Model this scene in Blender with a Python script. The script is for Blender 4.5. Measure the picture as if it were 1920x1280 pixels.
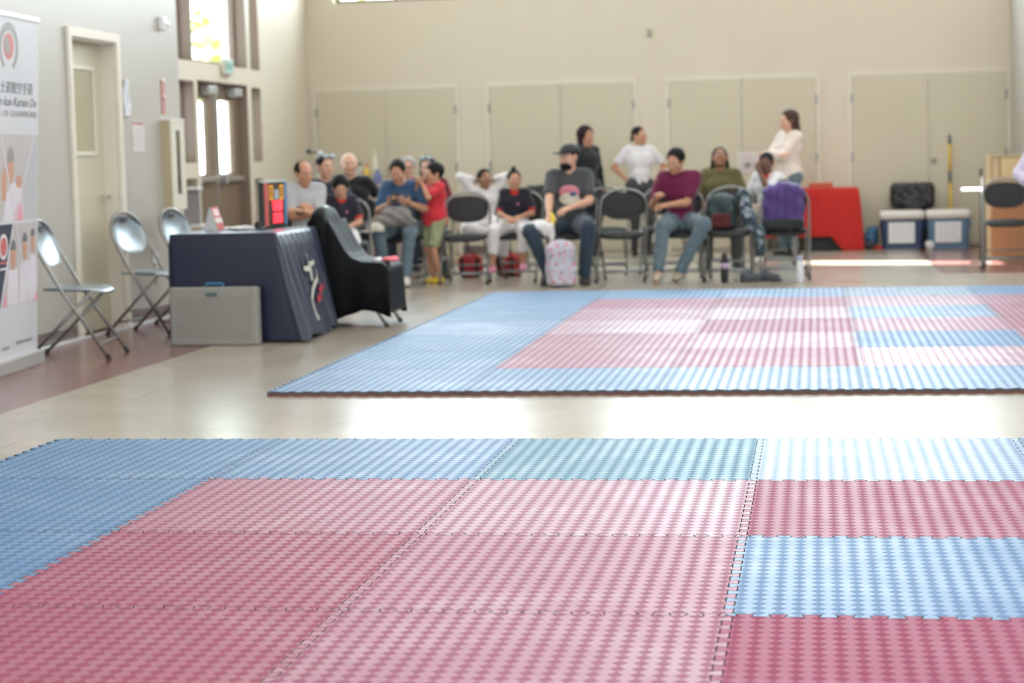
import bpy, bmesh, math, random
import numpy as np
from mathutils import Vector, Matrix

for o in list(bpy.data.objects):
    bpy.data.objects.remove(o)
SC = bpy.context.scene
COL = SC.collection
random.seed(7)
PI = math.pi

# ------------------------------------------------------------------ camera
F_PX, CAM_H, YAW, PITCH, ROLL = 3580.86, 1.1801, -0.15874, 0.09570, -0.02420
cy_, sy_, cp_, sp_ = math.cos(YAW), math.sin(YAW), math.cos(PITCH), math.sin(PITCH)
fw = Vector((sy_ * cp_, cy_ * cp_, -sp_))
rt = Vector((cy_, -sy_, 0))
up = rt.cross(fw)
r2 = math.cos(ROLL) * rt + math.sin(ROLL) * up
u2 = -math.sin(ROLL) * rt + math.cos(ROLL) * up
cam_d = bpy.data.cameras.new('camera')
cam = bpy.data.objects.new('camera', cam_d)
COL.objects.link(cam)
M = Matrix((r2, u2, -fw)).transposed().to_4x4()
M.translation = Vector((0, 0, CAM_H))
cam.matrix_world = M
cam_d.sensor_width = 36.0
cam_d.sensor_fit = 'HORIZONTAL'
cam_d.lens = F_PX * 36.0 / 1920.0
cam_d.clip_start = 0.05
cam_d.clip_end = 400
cam_d.dof.use_dof = True
cam_d.dof.focus_distance = 6.3
cam_d.dof.aperture_fstop = 3.2
SC.camera = cam

# ------------------------------------------------------------------ light and exposure
SC.view_settings.view_transform = 'Standard'
SC.view_settings.look = 'None'
SC.view_settings.gamma = 1.0
SC.view_settings.use_curve_mapping = False
SC.view_settings.exposure = 0.0
W = bpy.data.worlds.new('sky')
SC.world = W
W.use_nodes = True
wn = W.node_tree.nodes
wn.clear()
w_out = wn.new('ShaderNodeOutputWorld')
w_bg = wn.new('ShaderNodeBackground')
w_tc = wn.new('ShaderNodeTexCoord')
w_sep = wn.new('ShaderNodeSeparateXYZ')
w_ramp = wn.new('ShaderNodeValToRGB')
w_ramp.color_ramp.elements[0].position = 0.0
w_ramp.color_ramp.elements[0].color = (0.90, 0.95, 1.0, 1)
w_ramp.color_ramp.elements[1].position = 0.7
w_ramp.color_ramp.elements[1].color = (0.70, 0.85, 1.0, 1)
wl = W.node_tree.links
wl.new(w_tc.outputs['Generated'], w_sep.inputs[0])
wl.new(w_sep.outputs['Z'], w_ramp.inputs[0])
wl.new(w_ramp.outputs[0], w_bg.inputs[0])
wl.new(w_bg.outputs[0], w_out.inputs[0])
# the sky is brighter beyond the back wall
w_gr = wn.new('ShaderNodeMapRange')
w_gr.inputs[1].default_value = -.1
w_gr.inputs[2].default_value = .7
w_gr.inputs[3].default_value = 4.4
w_gr.inputs[4].default_value = 19.0
wl.new(w_sep.outputs['Y'], w_gr.inputs[0])
wl.new(w_gr.outputs[0], w_bg.inputs[1])

# low sun from the right, through the narrow side window: direction of travel
sun_d = bpy.data.lights.new('sun', 'SUN')
sun_d.energy = 95.0
sun_d.angle = 0.009
sun_d.color = (1.0, 0.96, 0.90)
sun = bpy.data.objects.new('sun', sun_d)
COL.objects.link(sun)
SUN_EL = math.radians(25)
_h = Vector((-1.0, 0.24, 0)).normalized() * math.cos(SUN_EL)
sun.rotation_euler = Vector((_h.x, _h.y, -math.sin(SUN_EL))).to_track_quat('-Z', 'Y').to_euler()
sun.location = (12, 12, 12)

# ------------------------------------------------------------------ helpers
def lin(c):
    if isinstance(c, str):
        c = [int(c[i:i + 2], 16) / 255 for i in (0, 2, 4)]
        c = [x / 12.92 if x <= .04045 else ((x + .055) / 1.055) ** 2.4 for x in c]
    return (c[0], c[1], c[2], 1.0)


def mat(name, col, rough=.6, metal=0.0, spec=.5, noise=None, bump=None, emit=0.0, sheen=0.0, var=.12, coat=0.0):
    m = bpy.data.materials.new(name)
    m.use_nodes = True
    nt = m.node_tree
    b = nt.nodes['Principled BSDF']
    c = lin(col)
    b.inputs['Base Color'].default_value = c
    b.inputs['Roughness'].default_value = rough
    b.inputs['Metallic'].default_value = metal
    b.inputs['Specular IOR Level'].default_value = spec
    b.inputs['Sheen Weight'].default_value = sheen
    b.inputs['Coat Weight'].default_value = coat
    if emit:
        b.inputs['Emission Color'].default_value = c
        b.inputs['Emission Strength'].default_value = emit
    if noise:
        tc = nt.nodes.new('ShaderNodeTexCoord')
        n = nt.nodes.new('ShaderNodeTexNoise')
        n.inputs['Scale'].default_value = noise
        n.inputs['Detail'].default_value = 4
        nt.links.new(tc.outputs['Object'], n.inputs['Vector'])
        mx = nt.nodes.new('ShaderNodeMix')
        mx.data_type = 'RGBA'
        mx.inputs[6].default_value = tuple(x * (1 - var) for x in c[:3]) + (1,)
        mx.inputs[7].default_value = tuple(min(1, x * (1 + var)) for x in c[:3]) + (1,)
        nt.links.new(n.outputs['Fac'], mx.inputs[0])
        nt.links.new(mx.outputs[2], b.inputs['Base Color'])
        if bump:
            bp = nt.nodes.new('ShaderNodeBump')
            bp.inputs['Strength'].default_value = bump
            bp.inputs['Distance'].default_value = .01
            nt.links.new(n.outputs['Fac'], bp.inputs['Height'])
            nt.links.new(bp.outputs[0], b.inputs['Normal'])
    return m


def cloth(name, col, noise=14, bump=.6, rough=.85, sheen=.15, var=.1):
    return mat(name, col, rough, noise=noise, bump=bump, sheen=sheen, spec=.25, var=var)


class MB:
    """collects shapes in one mesh"""
    def __init__(s):
        s.v, s.f, s.m = [], [], []

    def add(s, vs, fs, mi=0):
        n = len(s.v)
        s.v += [tuple(v) for v in vs]
        s.f += [tuple(i + n for i in f) for f in fs]
        s.m += [mi] * len(fs)
        return s

    def box(s, x0, x1, y0, y1, z0, z1, mi=0, b=0.0, T=None):
        if b <= 0:
            vs = [(x, y, z) for z in (z0, z1) for y in (y0, y1) for x in (x0, x1)]
            fs = [(0, 2, 3, 1), (4, 5, 7, 6), (0, 1, 5, 4), (2, 6, 7, 3), (0, 4, 6, 2), (1, 3, 7, 5)]
        else:
            bm = bmesh.new()
            bmesh.ops.create_cube(bm, size=1)
            for v in bm.verts:
                v.co = Vector(((x0 + x1) / 2 + v.co.x * (x1 - x0), (y0 + y1) / 2 + v.co.y * (y1 - y0), (z0 + z1) / 2 + v.co.z * (z1 - z0)))
            bmesh.ops.bevel(bm, geom=bm.edges[:], offset=b, segments=2, profile=.5, affect='EDGES')
            bm.verts.index_update()
            vs = [v.co.copy() for v in bm.verts]
            fs = [tuple(v.index for v in f.verts) for f in bm.faces]
            bm.free()
        if T is not None:
            vs = [T @ Vector(v) for v in vs]
        return s.add(vs, fs, mi)

    def prism(s, pts, h, T=None, mi=0, z0=0.0):
        """pts: ccw outline in xy, extruded z0..z0+h"""
        n = len(pts)
        vs = [Vector((p[0], p[1], z0)) for p in pts] + [Vector((p[0], p[1], z0 + h)) for p in pts]
        fs = [tuple(range(n - 1, -1, -1)), tuple(range(n, 2 * n))] + [(i, (i + 1) % n, n + (i + 1) % n, n + i) for i in range(n)]
        if T is not None:
            vs = [T @ v for v in vs]
        return s.add(vs, fs, mi)

    def tube(s, path, r, n=10, closed=False, mi=0, cap=True):
        P = [Vector(p) for p in path]
        N = len(P)
        rr = r if isinstance(r, (list, tuple)) else [r] * N
        vs = []
        up0 = None
        for i in range(N):
            if closed:
                t = (P[(i + 1) % N] - P[i - 1]).normalized()
            else:
                a = P[max(i - 1, 0)]
                c = P[min(i + 1, N - 1)]
                t = (c - a).normalized()
            if up0 is None:
                up0 = Vector((0, 0, 1)) if abs(t.z) < .9 else Vector((1, 0, 0))
            u = (up0 - t * up0.dot(t))
            u = u.normalized() if u.length > 1e-6 else t.orthogonal().normalized()
            up0 = u
            w = t.cross(u)
            for k in range(n):
                a_ = 2 * PI * k / n
                vs.append(P[i] + (u * math.cos(a_) + w * math.sin(a_)) * rr[i])
        fs = []
        for i in range(N if closed else N - 1):
            for k in range(n):
                a0 = i * n + k
                a1 = i * n + (k + 1) % n
                b0 = ((i + 1) % N) * n + k
                b1 = ((i + 1) % N) * n + (k + 1) % n
                fs.append((a0, a1, b1, b0))
        if not closed and cap:
            fs.append(tuple(range(n - 1, -1, -1)))
            fs.append(tuple((N - 1) * n + k for k in range(n)))
        return s.add(vs, fs, mi)

    def lathe(s, prof, n=24, T=None, mi=0):
        """prof: (r, z) bottom to top"""
        vs = []
        for r, z in prof:
            for k in range(n):
                a = 2 * PI * k / n
                vs.append(Vector((r * math.cos(a), r * math.sin(a), z)))
        fs = []
        for i in range(len(prof) - 1):
            for k in range(n):
                fs.append((i * n + k, i * n + (k + 1) % n, (i + 1) * n + (k + 1) % n, (i + 1) * n + k))
        fs.append(tuple(range(n - 1, -1, -1)))
        fs.append(tuple((len(prof) - 1) * n + k for k in range(n)))
        if T is not None:
            vs = [T @ v for v in vs]
        return s.add(vs, fs, mi)

    def ball(s, c, r, n=12, mi=0):
        r = r if isinstance(r, (tuple, list)) else (r, r, r)
        m = n // 2
        prof = [(math.sin(PI * i / m), -math.cos(PI * i / m)) for i in range(m + 1)]
        prof[0] = (.02, -1)
        prof[-1] = (.02, 1)
        T = Matrix.Translation(c) @ Matrix.Diagonal((r[0], r[1], r[2], 1))
        return s.lathe(prof, n, T, mi)

    def build(s, name, mats, parent=None, smooth=False, loc=None):
        me = bpy.data.meshes.new(name)
        me.from_pydata(s.v, [], s.f)
        ms = mats if isinstance(mats, (list, tuple)) else [mats]
        for m_ in ms:
            me.materials.append(m_)
        me.polygons.foreach_set('material_index', s.m)
        if smooth:
            me.polygons.foreach_set('use_smooth', [True] * len(me.polygons))
        me.update()
        o = bpy.data.objects.new(name, me)
        COL.objects.link(o)
        if loc is not None:
            o.location = loc
        if smooth == 'auto':
            pass
        if parent is not None:
            o.parent = parent
        return o


def fillet(pts, r, n=5):
    """round the corners of an open 3-D polyline"""
    P = [Vector(p) for p in pts]
    out = [P[0]]
    for i in range(1, len(P) - 1):
        a, b, c = P[i - 1], P[i], P[i + 1]
        d1 = (a - b)
        d2 = (c - b)
        q = min(r, d1.length * .49, d2.length * .49)
        p0 = b + d1.normalized() * q
        p1 = b + d2.normalized() * q
        for k in range(n + 1):
            t = k / n
            out.append(p0 * (1 - t) ** 2 + b * 2 * t * (1 - t) + p1 * t * t)
    out.append(P[-1])
    return out


def rrect(w, h, r, n=5):
    pts = []
    for cx, cy, a0 in ((w / 2 - r, h / 2 - r, 0), (-w / 2 + r, h / 2 - r, 90), (-w / 2 + r, -h / 2 + r, 180), (w / 2 - r, -h / 2 + r, 270)):
        for k in range(n + 1):
            a = math.radians(a0 + 90 * k / n)
            pts.append((cx + r * math.cos(a), cy + r * math.sin(a)))
    return pts


def tag(o, label, cat, group=None, kind=None):
    if label:
        o['label'] = label
    if cat:
        o['category'] = cat
    if group:
        o['group'] = group
    if kind:
        o['kind'] = kind
    return o


def root(name, label, cat, loc=(0, 0, 0), rz=0.0, group=None):
    o = bpy.data.objects.new(name, None)
    COL.objects.link(o)
    o.location = loc
    o.rotation_euler = (0, 0, rz)
    o.empty_display_size = .1
    return tag(o, label, cat, group)


def struct(name, mb, m, **k):
    o = mb.build(name, m, **k)
    o['kind'] = 'structure'
    return o


KIDS = {}


def copy_tree(o, parent=None):
    c = o.copy()
    COL.objects.link(c)
    if parent is not None:
        c.parent = parent
        c.matrix_parent_inverse = o.matrix_parent_inverse
    for ch in [x for x in bpy.data.objects if x.parent == o]:
        copy_tree(ch, c)
    return c


def text_mesh(name, s, size, m, parent, Mx, ext=.0008, width=None, shear=0.0, bold=0.0, cjk=False):
    cu = bpy.data.curves.new(name, 'FONT')
    cu.body = s
    cu.size = size
    cu.extrude = ext
    cu.shear = shear
    cu.offset = bold
    cu.align_x = 'CENTER'
    cu.align_y = 'CENTER'
    cu.resolution_u = 3
    t = bpy.data.objects.new('t', cu)
    COL.objects.link(t)
    bpy.context.view_layer.update()
    me = bpy.data.meshes.new_from_object(t.evaluated_get(bpy.context.evaluated_depsgraph_get()))
    bpy.data.objects.remove(t)
    if width:
        xs = [v.co.x for v in me.vertices]
        k = width / max(1e-6, max(xs) - min(xs))
        for v in me.vertices:
            v.co.x *= k
    me.transform(Mx)
    me.materials.clear()
    me.materials.append(m)
    o = bpy.data.objects.new(name, me)
    COL.objects.link(o)
    if parent:
        o.parent = parent
    return o
# ------------------------------------------------------------------ room materials
def wall_mat(name, col, rough=.5, bump=.12):
    m = mat(name, col, rough, noise=1.3, var=.03, spec=.35)
    nt = m.node_tree
    b = nt.nodes['Principled BSDF']
    tc = nt.nodes.new('ShaderNodeTexCoord')
    n = nt.nodes.new('ShaderNodeTexNoise')
    n.inputs['Scale'].default_value = 90
    n.inputs['Detail'].default_value = 3
    nt.links.new(tc.outputs['Object'], n.inputs['Vector'])
    bp = nt.nodes.new('ShaderNodeBump')
    bp.inputs['Strength'].default_value = bump
    bp.inputs['Distance'].default_value = .004
    nt.links.new(n.outputs['Fac'], bp.inputs['Height'])
    nt.links.new(bp.outputs[0], b.inputs['Normal'])
    return m


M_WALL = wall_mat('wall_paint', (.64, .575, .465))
M_WALL2 = wall_mat('wall_paint_glossy_shaded', (.45, .425, .385), .38)  # darker than the back wall: the left wall's shade is in the colour
M_DOORP = wall_mat('door_paint', (.56, .51, .39), .4, .03)
M_TRIM = wall_mat('trim_paint', (.68, .63, .54), .4, .03)
M_REVEAL = wall_mat('brown_frame_paint', (.24, .18, .14), .45, .03)
M_DKDOOR = wall_mat('dark_door_paint', (.20, .14, .095), .42, .03)
M_STEEL = mat('brushed_steel', (.62, .62, .62), .28, 1.0, noise=30, var=.06)
M_HINGE = mat('hinge_steel', (.30, .29, .27), .4, .8)
M_BASEB = mat('rubber_baseboard', (.16, .12, .11), .35, noise=8)
M_CEIL = wall_mat('ceiling_paint', (.75, .72, .66), .7)


def glass_mat():
    m = bpy.data.materials.new('window_glass')
    m.use_nodes = True
    nt = m.node_tree
    nt.nodes.clear()
    o = nt.nodes.new('ShaderNodeOutputMaterial')
    t = nt.nodes.new('ShaderNodeBsdfTransparent')
    t.inputs[0].default_value = (.93, .96, .95, 1)
    g = nt.nodes.new('ShaderNodeBsdfGlossy')
    g.inputs['Roughness'].default_value = .02
    f = nt.nodes.new('ShaderNodeLayerWeight')
    f.inputs[0].default_value = .5
    pw = nt.nodes.new('ShaderNodeMath')
    pw.operation = 'POWER'
    pw.inputs[1].default_value = 5.0
    nt.links.new(f.outputs['Facing'], pw.inputs[0])
    mx = nt.nodes.new('ShaderNodeMixShader')
    nt.links.new(pw.outputs[0], mx.inputs[0])
    nt.links.new(t.outputs[0], mx.inputs[1])
    nt.links.new(g.outputs[0], mx.inputs[2])
    nt.links.new(mx.outputs[0], o.inputs[0])
    return m


M_GLASS = glass_mat()


def math_n(nt, op, a, b=None, c=None, clamp=False):
    n = nt.nodes.new('ShaderNodeMath')
    n.operation = op
    n.use_clamp = clamp
    for i, v in enumerate((a, b, c)):
        if v is None:
            continue
        if isinstance(v, (int, float)):
            n.inputs[i].default_value = v
        else:
            nt.links.new(v, n.inputs[i])
    return n.outputs[0]


def mixc(nt, fac, a, b):
    n = nt.nodes.new('ShaderNodeMix')
    n.data_type = 'RGBA'
    for i, v in ((0, fac), (6, a), (7, b)):
        if isinstance(v, (int, float)):
            n.inputs[i].default_value = v
        elif isinstance(v, tuple):
            n.inputs[i].default_value = v
        else:
            nt.links.new(v, n.inputs[i])
    return n.outputs[2]


def floor_mat():
    m = bpy.data.materials.new('polished_floor')
    m.use_nodes = True
    nt = m.node_tree
    b = nt.nodes['Principled BSDF']
    g = nt.nodes.new('ShaderNodeNewGeometry')
    s = nt.nodes.new('ShaderNodeSeparateXYZ')
    nt.links.new(g.outputs['Position'], s.inputs[0])
    x, y = s.outputs[0], s.outputs[1]
    n1 = nt.nodes.new('ShaderNodeTexNoise')
    n1.inputs['Scale'].default_value = 1.1
    n1.inputs['Detail'].default_value = 7
    n1.inputs['Roughness'].default_value = .65
    n1.inputs['Distortion'].default_value = 1.2
    nt.links.new(g.outputs['Position'], n1.inputs['Vector'])
    n2 = nt.nodes.new('ShaderNodeTexNoise')
    n2.inputs['Scale'].default_value = 22
    n2.inputs['Detail'].default_value = 5
    nt.links.new(g.outputs['Position'], n2.inputs['Vector'])
    beige = mixc(nt, n1.outputs['Fac'], (.30, .25, .19, 1), (.45, .405, .345, 1))
    beige = mixc(nt, math_n(nt, 'MULTIPLY', n2.outputs['Fac'], .10), beige, (.28, .24, .19, 1))
    maroon = mixc(nt, n1.outputs['Fac'], (.14, .055, .05, 1), (.25, .125, .115, 1))
    left = math_n(nt, 'LESS_THAN', x, -3.93)
    right = math_n(nt, 'MULTIPLY', math_n(nt, 'GREATER_THAN', x, 1.17), math_n(nt, 'GREATER_THAN', y, 18.35))
    mk = math_n(nt, 'MAXIMUM', math_n(nt, 'MULTIPLY', left, math_n(nt, 'LESS_THAN', y, 22.5)), right)
    c = mixc(nt, mk, beige, maroon)

    def line(v, p, off):
        q = math_n(nt, 'FRACT', math_n(nt, 'DIVIDE', math_n(nt, 'ADD', v, off), p))
        return math_n(nt, 'LESS_THAN', math_n(nt, 'ABSOLUTE', math_n(nt, 'SUBTRACT', q, .5)), .0022)
    ln = math_n(nt, 'MAXIMUM', line(x, 1.53, .6 + 100), line(y, 1.53, .2 + 100))
    c = mixc(nt, math_n(nt, 'MULTIPLY', ln, .35), c, (.10, .08, .07, 1))
    nt.links.new(c, b.inputs['Base Color'])
    r = math_n(nt, 'MULTIPLY_ADD', n2.outputs['Fac'], .03, .18)
    nt.links.new(math_n(nt, 'MULTIPLY_ADD', n1.outputs['Fac'], .06, r), b.inputs['Roughness'])
    b.inputs['Specular IOR Level'].default_value = .6
    bp = nt.nodes.new('ShaderNodeBump')
    bp.inputs['Strength'].default_value = .10
    bp.inputs['Distance'].default_value = .01
    nt.links.new(n1.outputs['Fac'], bp.inputs['Height'])
    nt.links.new(bp.outputs[0], b.inputs['Normal'])
    return m


M_FLOOR = floor_mat()

# ------------------------------------------------------------------ shell
XL, XL2, YJ, YB, XR, XR2, ZC, YF = -5.05, -6.3, 14.9, 23.6, 2.31, 5.0, 6.4, -6.0


def grid_wall(mb, axis, at, t, u0, u1, z0, z1, holes):
    """wall slab with rectangular holes; axis 'x' -> plane x=at, runs in y. t signed thickness"""
    us = sorted(set([u0, u1] + [h[i] for h in holes for i in (0, 1)]))
    zs = sorted(set([z0, z1] + [h[i] for h in holes for i in (2, 3)]))
    for i in range(len(us) - 1):
        j = 0
        while j < len(zs) - 1:
            def inside(k):
                uc, zc = (us[i] + us[i + 1]) / 2, (zs[k] + zs[k + 1]) / 2
                return any(h[0] < uc < h[1] and h[2] < zc < h[3] for h in holes)
            if inside(j):
                j += 1
                continue
            k = j
            while k + 1 < len(zs) - 1 and not inside(k + 1):
                k += 1
            a, b = sorted((at, at + t))
            if axis == 'x':
                mb.box(a, b, us[i], us[i + 1], zs[j], zs[k + 1])
            else:
                mb.box(us[i], us[i + 1], a, b, zs[j], zs[k + 1])
            j = k + 1


struct('floor', MB().box(-6.7, 5.6, YF, 24.2, -.12, 0), M_FLOOR)
struct('ceiling', MB().box(-6.7, 5.6, YF, 24.2, ZC, ZC + .2), M_CEIL)

# left wall, near part, with the recessed door; high windows behind the camera's view
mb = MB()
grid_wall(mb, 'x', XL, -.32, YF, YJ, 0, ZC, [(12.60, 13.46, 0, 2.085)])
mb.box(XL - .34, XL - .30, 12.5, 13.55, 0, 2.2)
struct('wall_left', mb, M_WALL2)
mb = MB()
mb.box(XL2 - .20, XL - .32, YJ - .2, YJ, 0, ZC)
grid_wall(mb, 'x', XL2, -.20, YJ, YB + .3, 0, ZC,
          [(18.56, 19.04, 2.25, 5.4), (19.06, 20.96, 2.25, 5.4), (21.10, 21.46, 2.25, 5.4),
           (18.56, 19.06, 1.21, 2.05), (18.56, 19.06, .12, 1.05),
           (21.10, 21.46, 1.21, 2.05), (21.10, 21.46, .12, 1.02), (19.16, 20.94, 0, 2.065)])
struct('wall_left_far', mb, M_WALL)

# back wall with a row of high windows above the picture
mb = MB()
cl = [(-5.95, -3.65, 3.16, 5.0), (-2.6, -.35, 3.32, 6.0), (0, 2.15, 3.32, 6.0)]
grid_wall(mb, 'y', YB, .3, XL2 - .3, XR + .3, 0, ZC, cl)
struct('wall_back', mb, M_WALL)
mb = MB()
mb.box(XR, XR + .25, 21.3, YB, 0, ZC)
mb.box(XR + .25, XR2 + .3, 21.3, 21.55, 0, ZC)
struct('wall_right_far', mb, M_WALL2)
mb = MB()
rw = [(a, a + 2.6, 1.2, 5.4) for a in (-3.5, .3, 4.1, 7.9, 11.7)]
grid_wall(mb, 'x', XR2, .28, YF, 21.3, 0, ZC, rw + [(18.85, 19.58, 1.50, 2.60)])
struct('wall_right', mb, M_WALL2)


# window frames and panes
def window(n, axis, at, u0, u1, z0, z1, nu=1, nz=1, fm=None, th=.05, dep=.06):
    fm = fm or M_REVEAL
    mb = MB()
    def bx(a, b, c, d):
        if axis == 'x':
            mb.box(at - dep / 2, at + dep / 2, a, b, c, d)
        else:
            mb.box(a, b, at - dep / 2, at + dep / 2, c, d)
    bx(u0, u1, z0, z0 + th)
    bx(u0, u1, z1 - th, z1)
    bx(u0, u0 + th, z0 + th, z1 - th)
    bx(u1 - th, u1, z0 + th, z1 - th)
    for i in range(1, nu):
        u = u0 + (u1 - u0) * i / nu
        bx(u - th / 2, u + th / 2, z0 + th, z1 - th)
    for i in range(1, nz):
        z = z0 + (z1 - z0) * i / nz
        bx(u0 + th, u1 - th, z - th / 2, z + th / 2)
    o = struct('window_%d' % n, mb, fm)
    mg = MB()
    if axis == 'x':
        mg.box(at - .004, at + .004, u0 + .01, u1 - .01, z0 + .01, z1 - .01)
    else:
        mg.box(u0 + .01, u1 - .01, at - .004, at + .004, z0 + .01, z1 - .01)
    mg.build('pane', M_GLASS, o)
    return o


k = 1
XG = XL2 - .16
for u0, u1, z0, z1 in [(18.56, 19.04, 2.25, 5.4), (19.06, 20.96, 2.25, 5.4), (21.10, 21.46, 2.25, 5.4), (18.56, 19.06, 1.21, 2.05), (18.56, 19.06, .12, 1.05), (21.10, 21.46, 1.21, 2.05), (21.10, 21.46, .12, 1.02)]:
    window(k, 'x', XG, u0, u1, z0, z1)
    k += 1
# brown painted linings of those openings
mb = MB()
for u0, u1, z0, z1 in [(18.56, 19.04, 2.25, 5.4), (19.06, 20.96, 2.25, 5.4), (21.10, 21.46, 2.25, 5.4), (18.56, 19.06, 1.21, 2.05), (18.56, 19.06, .12, 1.05), (21.10, 21.46, 1.21, 2.05), (21.10, 21.46, .12, 1.02), (19.16, 20.94, 0, 2.065)]:
    mb.box(XL2 - .198, XL2 - .002, u1 - .012, u1 - .001, z0 + .001, z1 - .001)
    mb.box(XL2 - .198, XL2 - .002, u0 + .001, u0 + .012, z0 + .001, z1 - .001)
    mb.box(XL2 - .198, XL2 - .002, u0 + .013, u1 - .013, z1 - .012, z1 - .001)
struct('trim_1', mb, M_REVEAL)
for u0, u1, z0, z1 in cl:
    window(k, 'y', YB + .2, u0, u1, z0, z1, 3, 1)
    k += 1
for u0, u1, z0, z1 in rw:
    window(k, 'x', XR2 + .16, u0, u1, z0, z1, 3, 2)
    k += 1
window(k, 'x', XR2 + .16, 18.85, 19.58, 1.50, 2.60, 1, 1, None, .015)
# baseboards
struct('baseboard_left', MB().box(XL, XL + .012, YF, 12.5, 0, .1).box(XL, XL + .012, 13.56, YJ, 0, .1), M_BASEB)
struct('trim_5', MB().box(XL + .0125, XL + .055, 9.0, 12.5, 0, .022, b=.004).box(XL + .031, XL + .055, 12.5, 13.57, 0, .022, b=.004).box(XL + .0125, XL + .055, 13.57, YJ, 0, .022, b=.004), mat('glossy_white_glare', (.75, .76, .78), .18, coat=.5))  # last strip is added to imitate window glare along the wall base
struct('baseboard_back', MB().box(-4.38, -4.03, YB - .012, YB, 0, .1).box(-2.12, -1.8, YB - .012, YB, 0, .1).box(.07, .4, YB - .012, YB, 0, .1), M_BASEB)
struct('baseboard_left_far', MB().box(XL2, XL2 + .012, 21.5, YB, 0, .1).box(XL2, XL2 + .012, YJ, 18.5, 0, .1), M_BASEB)

# single door in the left wall
XD = XL - .10
d1 = struct('door_1', MB().box(XD - .045, XD, 12.62, 13.455, .01, 2.07), M_DOORP)
MB().box(XD, XD + .016, 12.80, 13.28, 1.27, 1.30).box(XD, XD + .016, 12.80, 13.28, 1.88, 1.91).box(XD, XD + .016, 13.25, 13.28, 1.3, 1.88).box(XD, XD + .016, 12.80, 12.83, 1.3, 1.88).build('pane_frame', M_TRIM, d1)
mgd = mat('door_window_film', (.40, .36, .25), .25, noise=3, var=.2)
MB().box(XD + .001, XD + .006, 12.83, 13.25, 1.3, 1.88).build('pane', mgd, d1)
MB().box(XD, XD + .06, 13.36, 13.385, .96, .985).tube([(XD + .055, 13.37, .972), (XD + .055, 13.26, .972)], .011).build('handle', M_STEEL, d1)
# its frame and jamb
mb = MB()
for ya, yb in ((12.545, 12.602), (13.458, 13.53)):
    mb.box(XL + .001, XL + .03, ya, yb, 0, 2.15, b=.004)
mb.box(XL + .001, XL + .03, 12.602, 13.458, 2.083, 2.15, b=.004)
mb.box(XL - .28, XL + .001, 12.602, 12.617, 0, 2.083).box(XL - .28, XL + .001, 13.443, 13.457, 0, 2.083).box(XL - .28, XL + .001, 12.617, 13.443, 2.07, 2.083)
struct('trim_2', mb, M_TRIM)

# double glass doors in the far part of the left wall
for i, (a, b) in enumerate(((19.18, 20.02), (20.06, 20.92))):
    d = MB()
    x0, x1 = XL2 - .15, XL2 - .10
    za, zb = 1.09, 1.88
    ga, gb = (a + .10, b - .26) if i == 0 else (a + .10, b - .24)
    d.box(x0, x1, a, b, 0.01, za).box(x0, x1, a, b, zb, 2.05).box(x0, x1, a, ga, za, zb).box(x0, x1, gb, b, za, zb)
    o = struct('door_%d' % (i + 2), d, M_DKDOOR)
    MB().box(x0 + .02, x0 + .028, ga, gb, za, zb).build('pane', M_GLASS, o)
    MB().box(x1, x1 + .06, a + .06, b - .06, 1.00, 1.055, b=.008).build('push_bar', M_STEEL, o)
    MB().box(x1, x1 + .09, a + .05, a + .12, .98, 1.09, b=.008).build('bar_housing', M_STEEL, o)
    MB().box(x1, x1 + .1, b - .46, b - .16, 1.93, 2.02, b=.01).build('closer', mat('closer_grey', (.4, .4, .39), .4, .3), o)
    MB().box(x1 + .0, x1 + .012, a + .05, b - .05, .04, .26).build('kick_plate', M_STEEL, o)
struct('trim_3', MB().box(XL2 - .16, XL2 - .085, 20.015, 20.065, 0, 2.06), M_STEEL)
struct('trim_4', MB().box(XL2 - .19, XL2 - .09, 19.17, 20.93, 2.045, 2.062), M_REVEAL)

# storage cupboards: four pairs of doors in the back wall
n = 4
for x0, xm, x1 in ((-6.20, -5.31, -4.42), (-3.99, -3.10, -2.195), (-1.757, -.87, .024), (.449, 1.355, 2.262)):
    for a, b, hs in ((x0, xm, x0), (xm, x1, x1)):
        d = MB().box(a + .003, b - .003, YB - .022, YB, .02, 2.07, b=.003)
        o = struct('door_%d' % n, d, M_DOORP)
        for z in (.25, 1.09, 1.80):
            MB().box(hs - .014, hs + .014, YB - .036, YB - .018, z - .055, z + .055, b=.003).build('hinge', M_HINGE, o)
        if b == x1:
            MB().lathe([(.03, 0), (.03, .01), (.015, .015), (.015, .04), (.028, .05), (.022, .07), (.01, .072)], 16, Matrix.Translation((xm + .06, YB - .022, 1.035)) @ Matrix.Rotation(PI / 2, 4, 'X')).build('knob', M_HINGE, o, True)
        n += 1
    struct('trim_%d' % n, MB().box(x0 - .05, x0 - .003, YB - .02, YB, 0, 2.12).box(x1 + .003, x1 + .05, YB - .02, YB, 0, 2.12).box(x0 - .003, x1 + .003, YB - .02, YB, 2.072, 2.12), M_TRIM)

# ------------------------------------------------------------------ unseen block added to keep the sun off the right-hand windows
struct('wall_sun_block', MB().box(13, 14.5, -40, 16.2, -.1, 9.5), mat('sun_block_pale', (.7, .68, .64), .9, noise=2))

# ------------------------------------------------------------------ outdoors seen through the left glass
M_GROUND = mat('pale_paving', (.62, .58, .52), .8, noise=.6)
struct('ground_outside', MB().box(-90, -6.65, 8, 120, -.15, -.02), M_GROUND)


M_LEAF = mat('yellow_green_leaves', (.30, .36, .05), .6, noise=1.5, var=.4)
M_BARK = mat('pale_bark', (.40, .36, .36), .9, noise=3, bump=.5)


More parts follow.
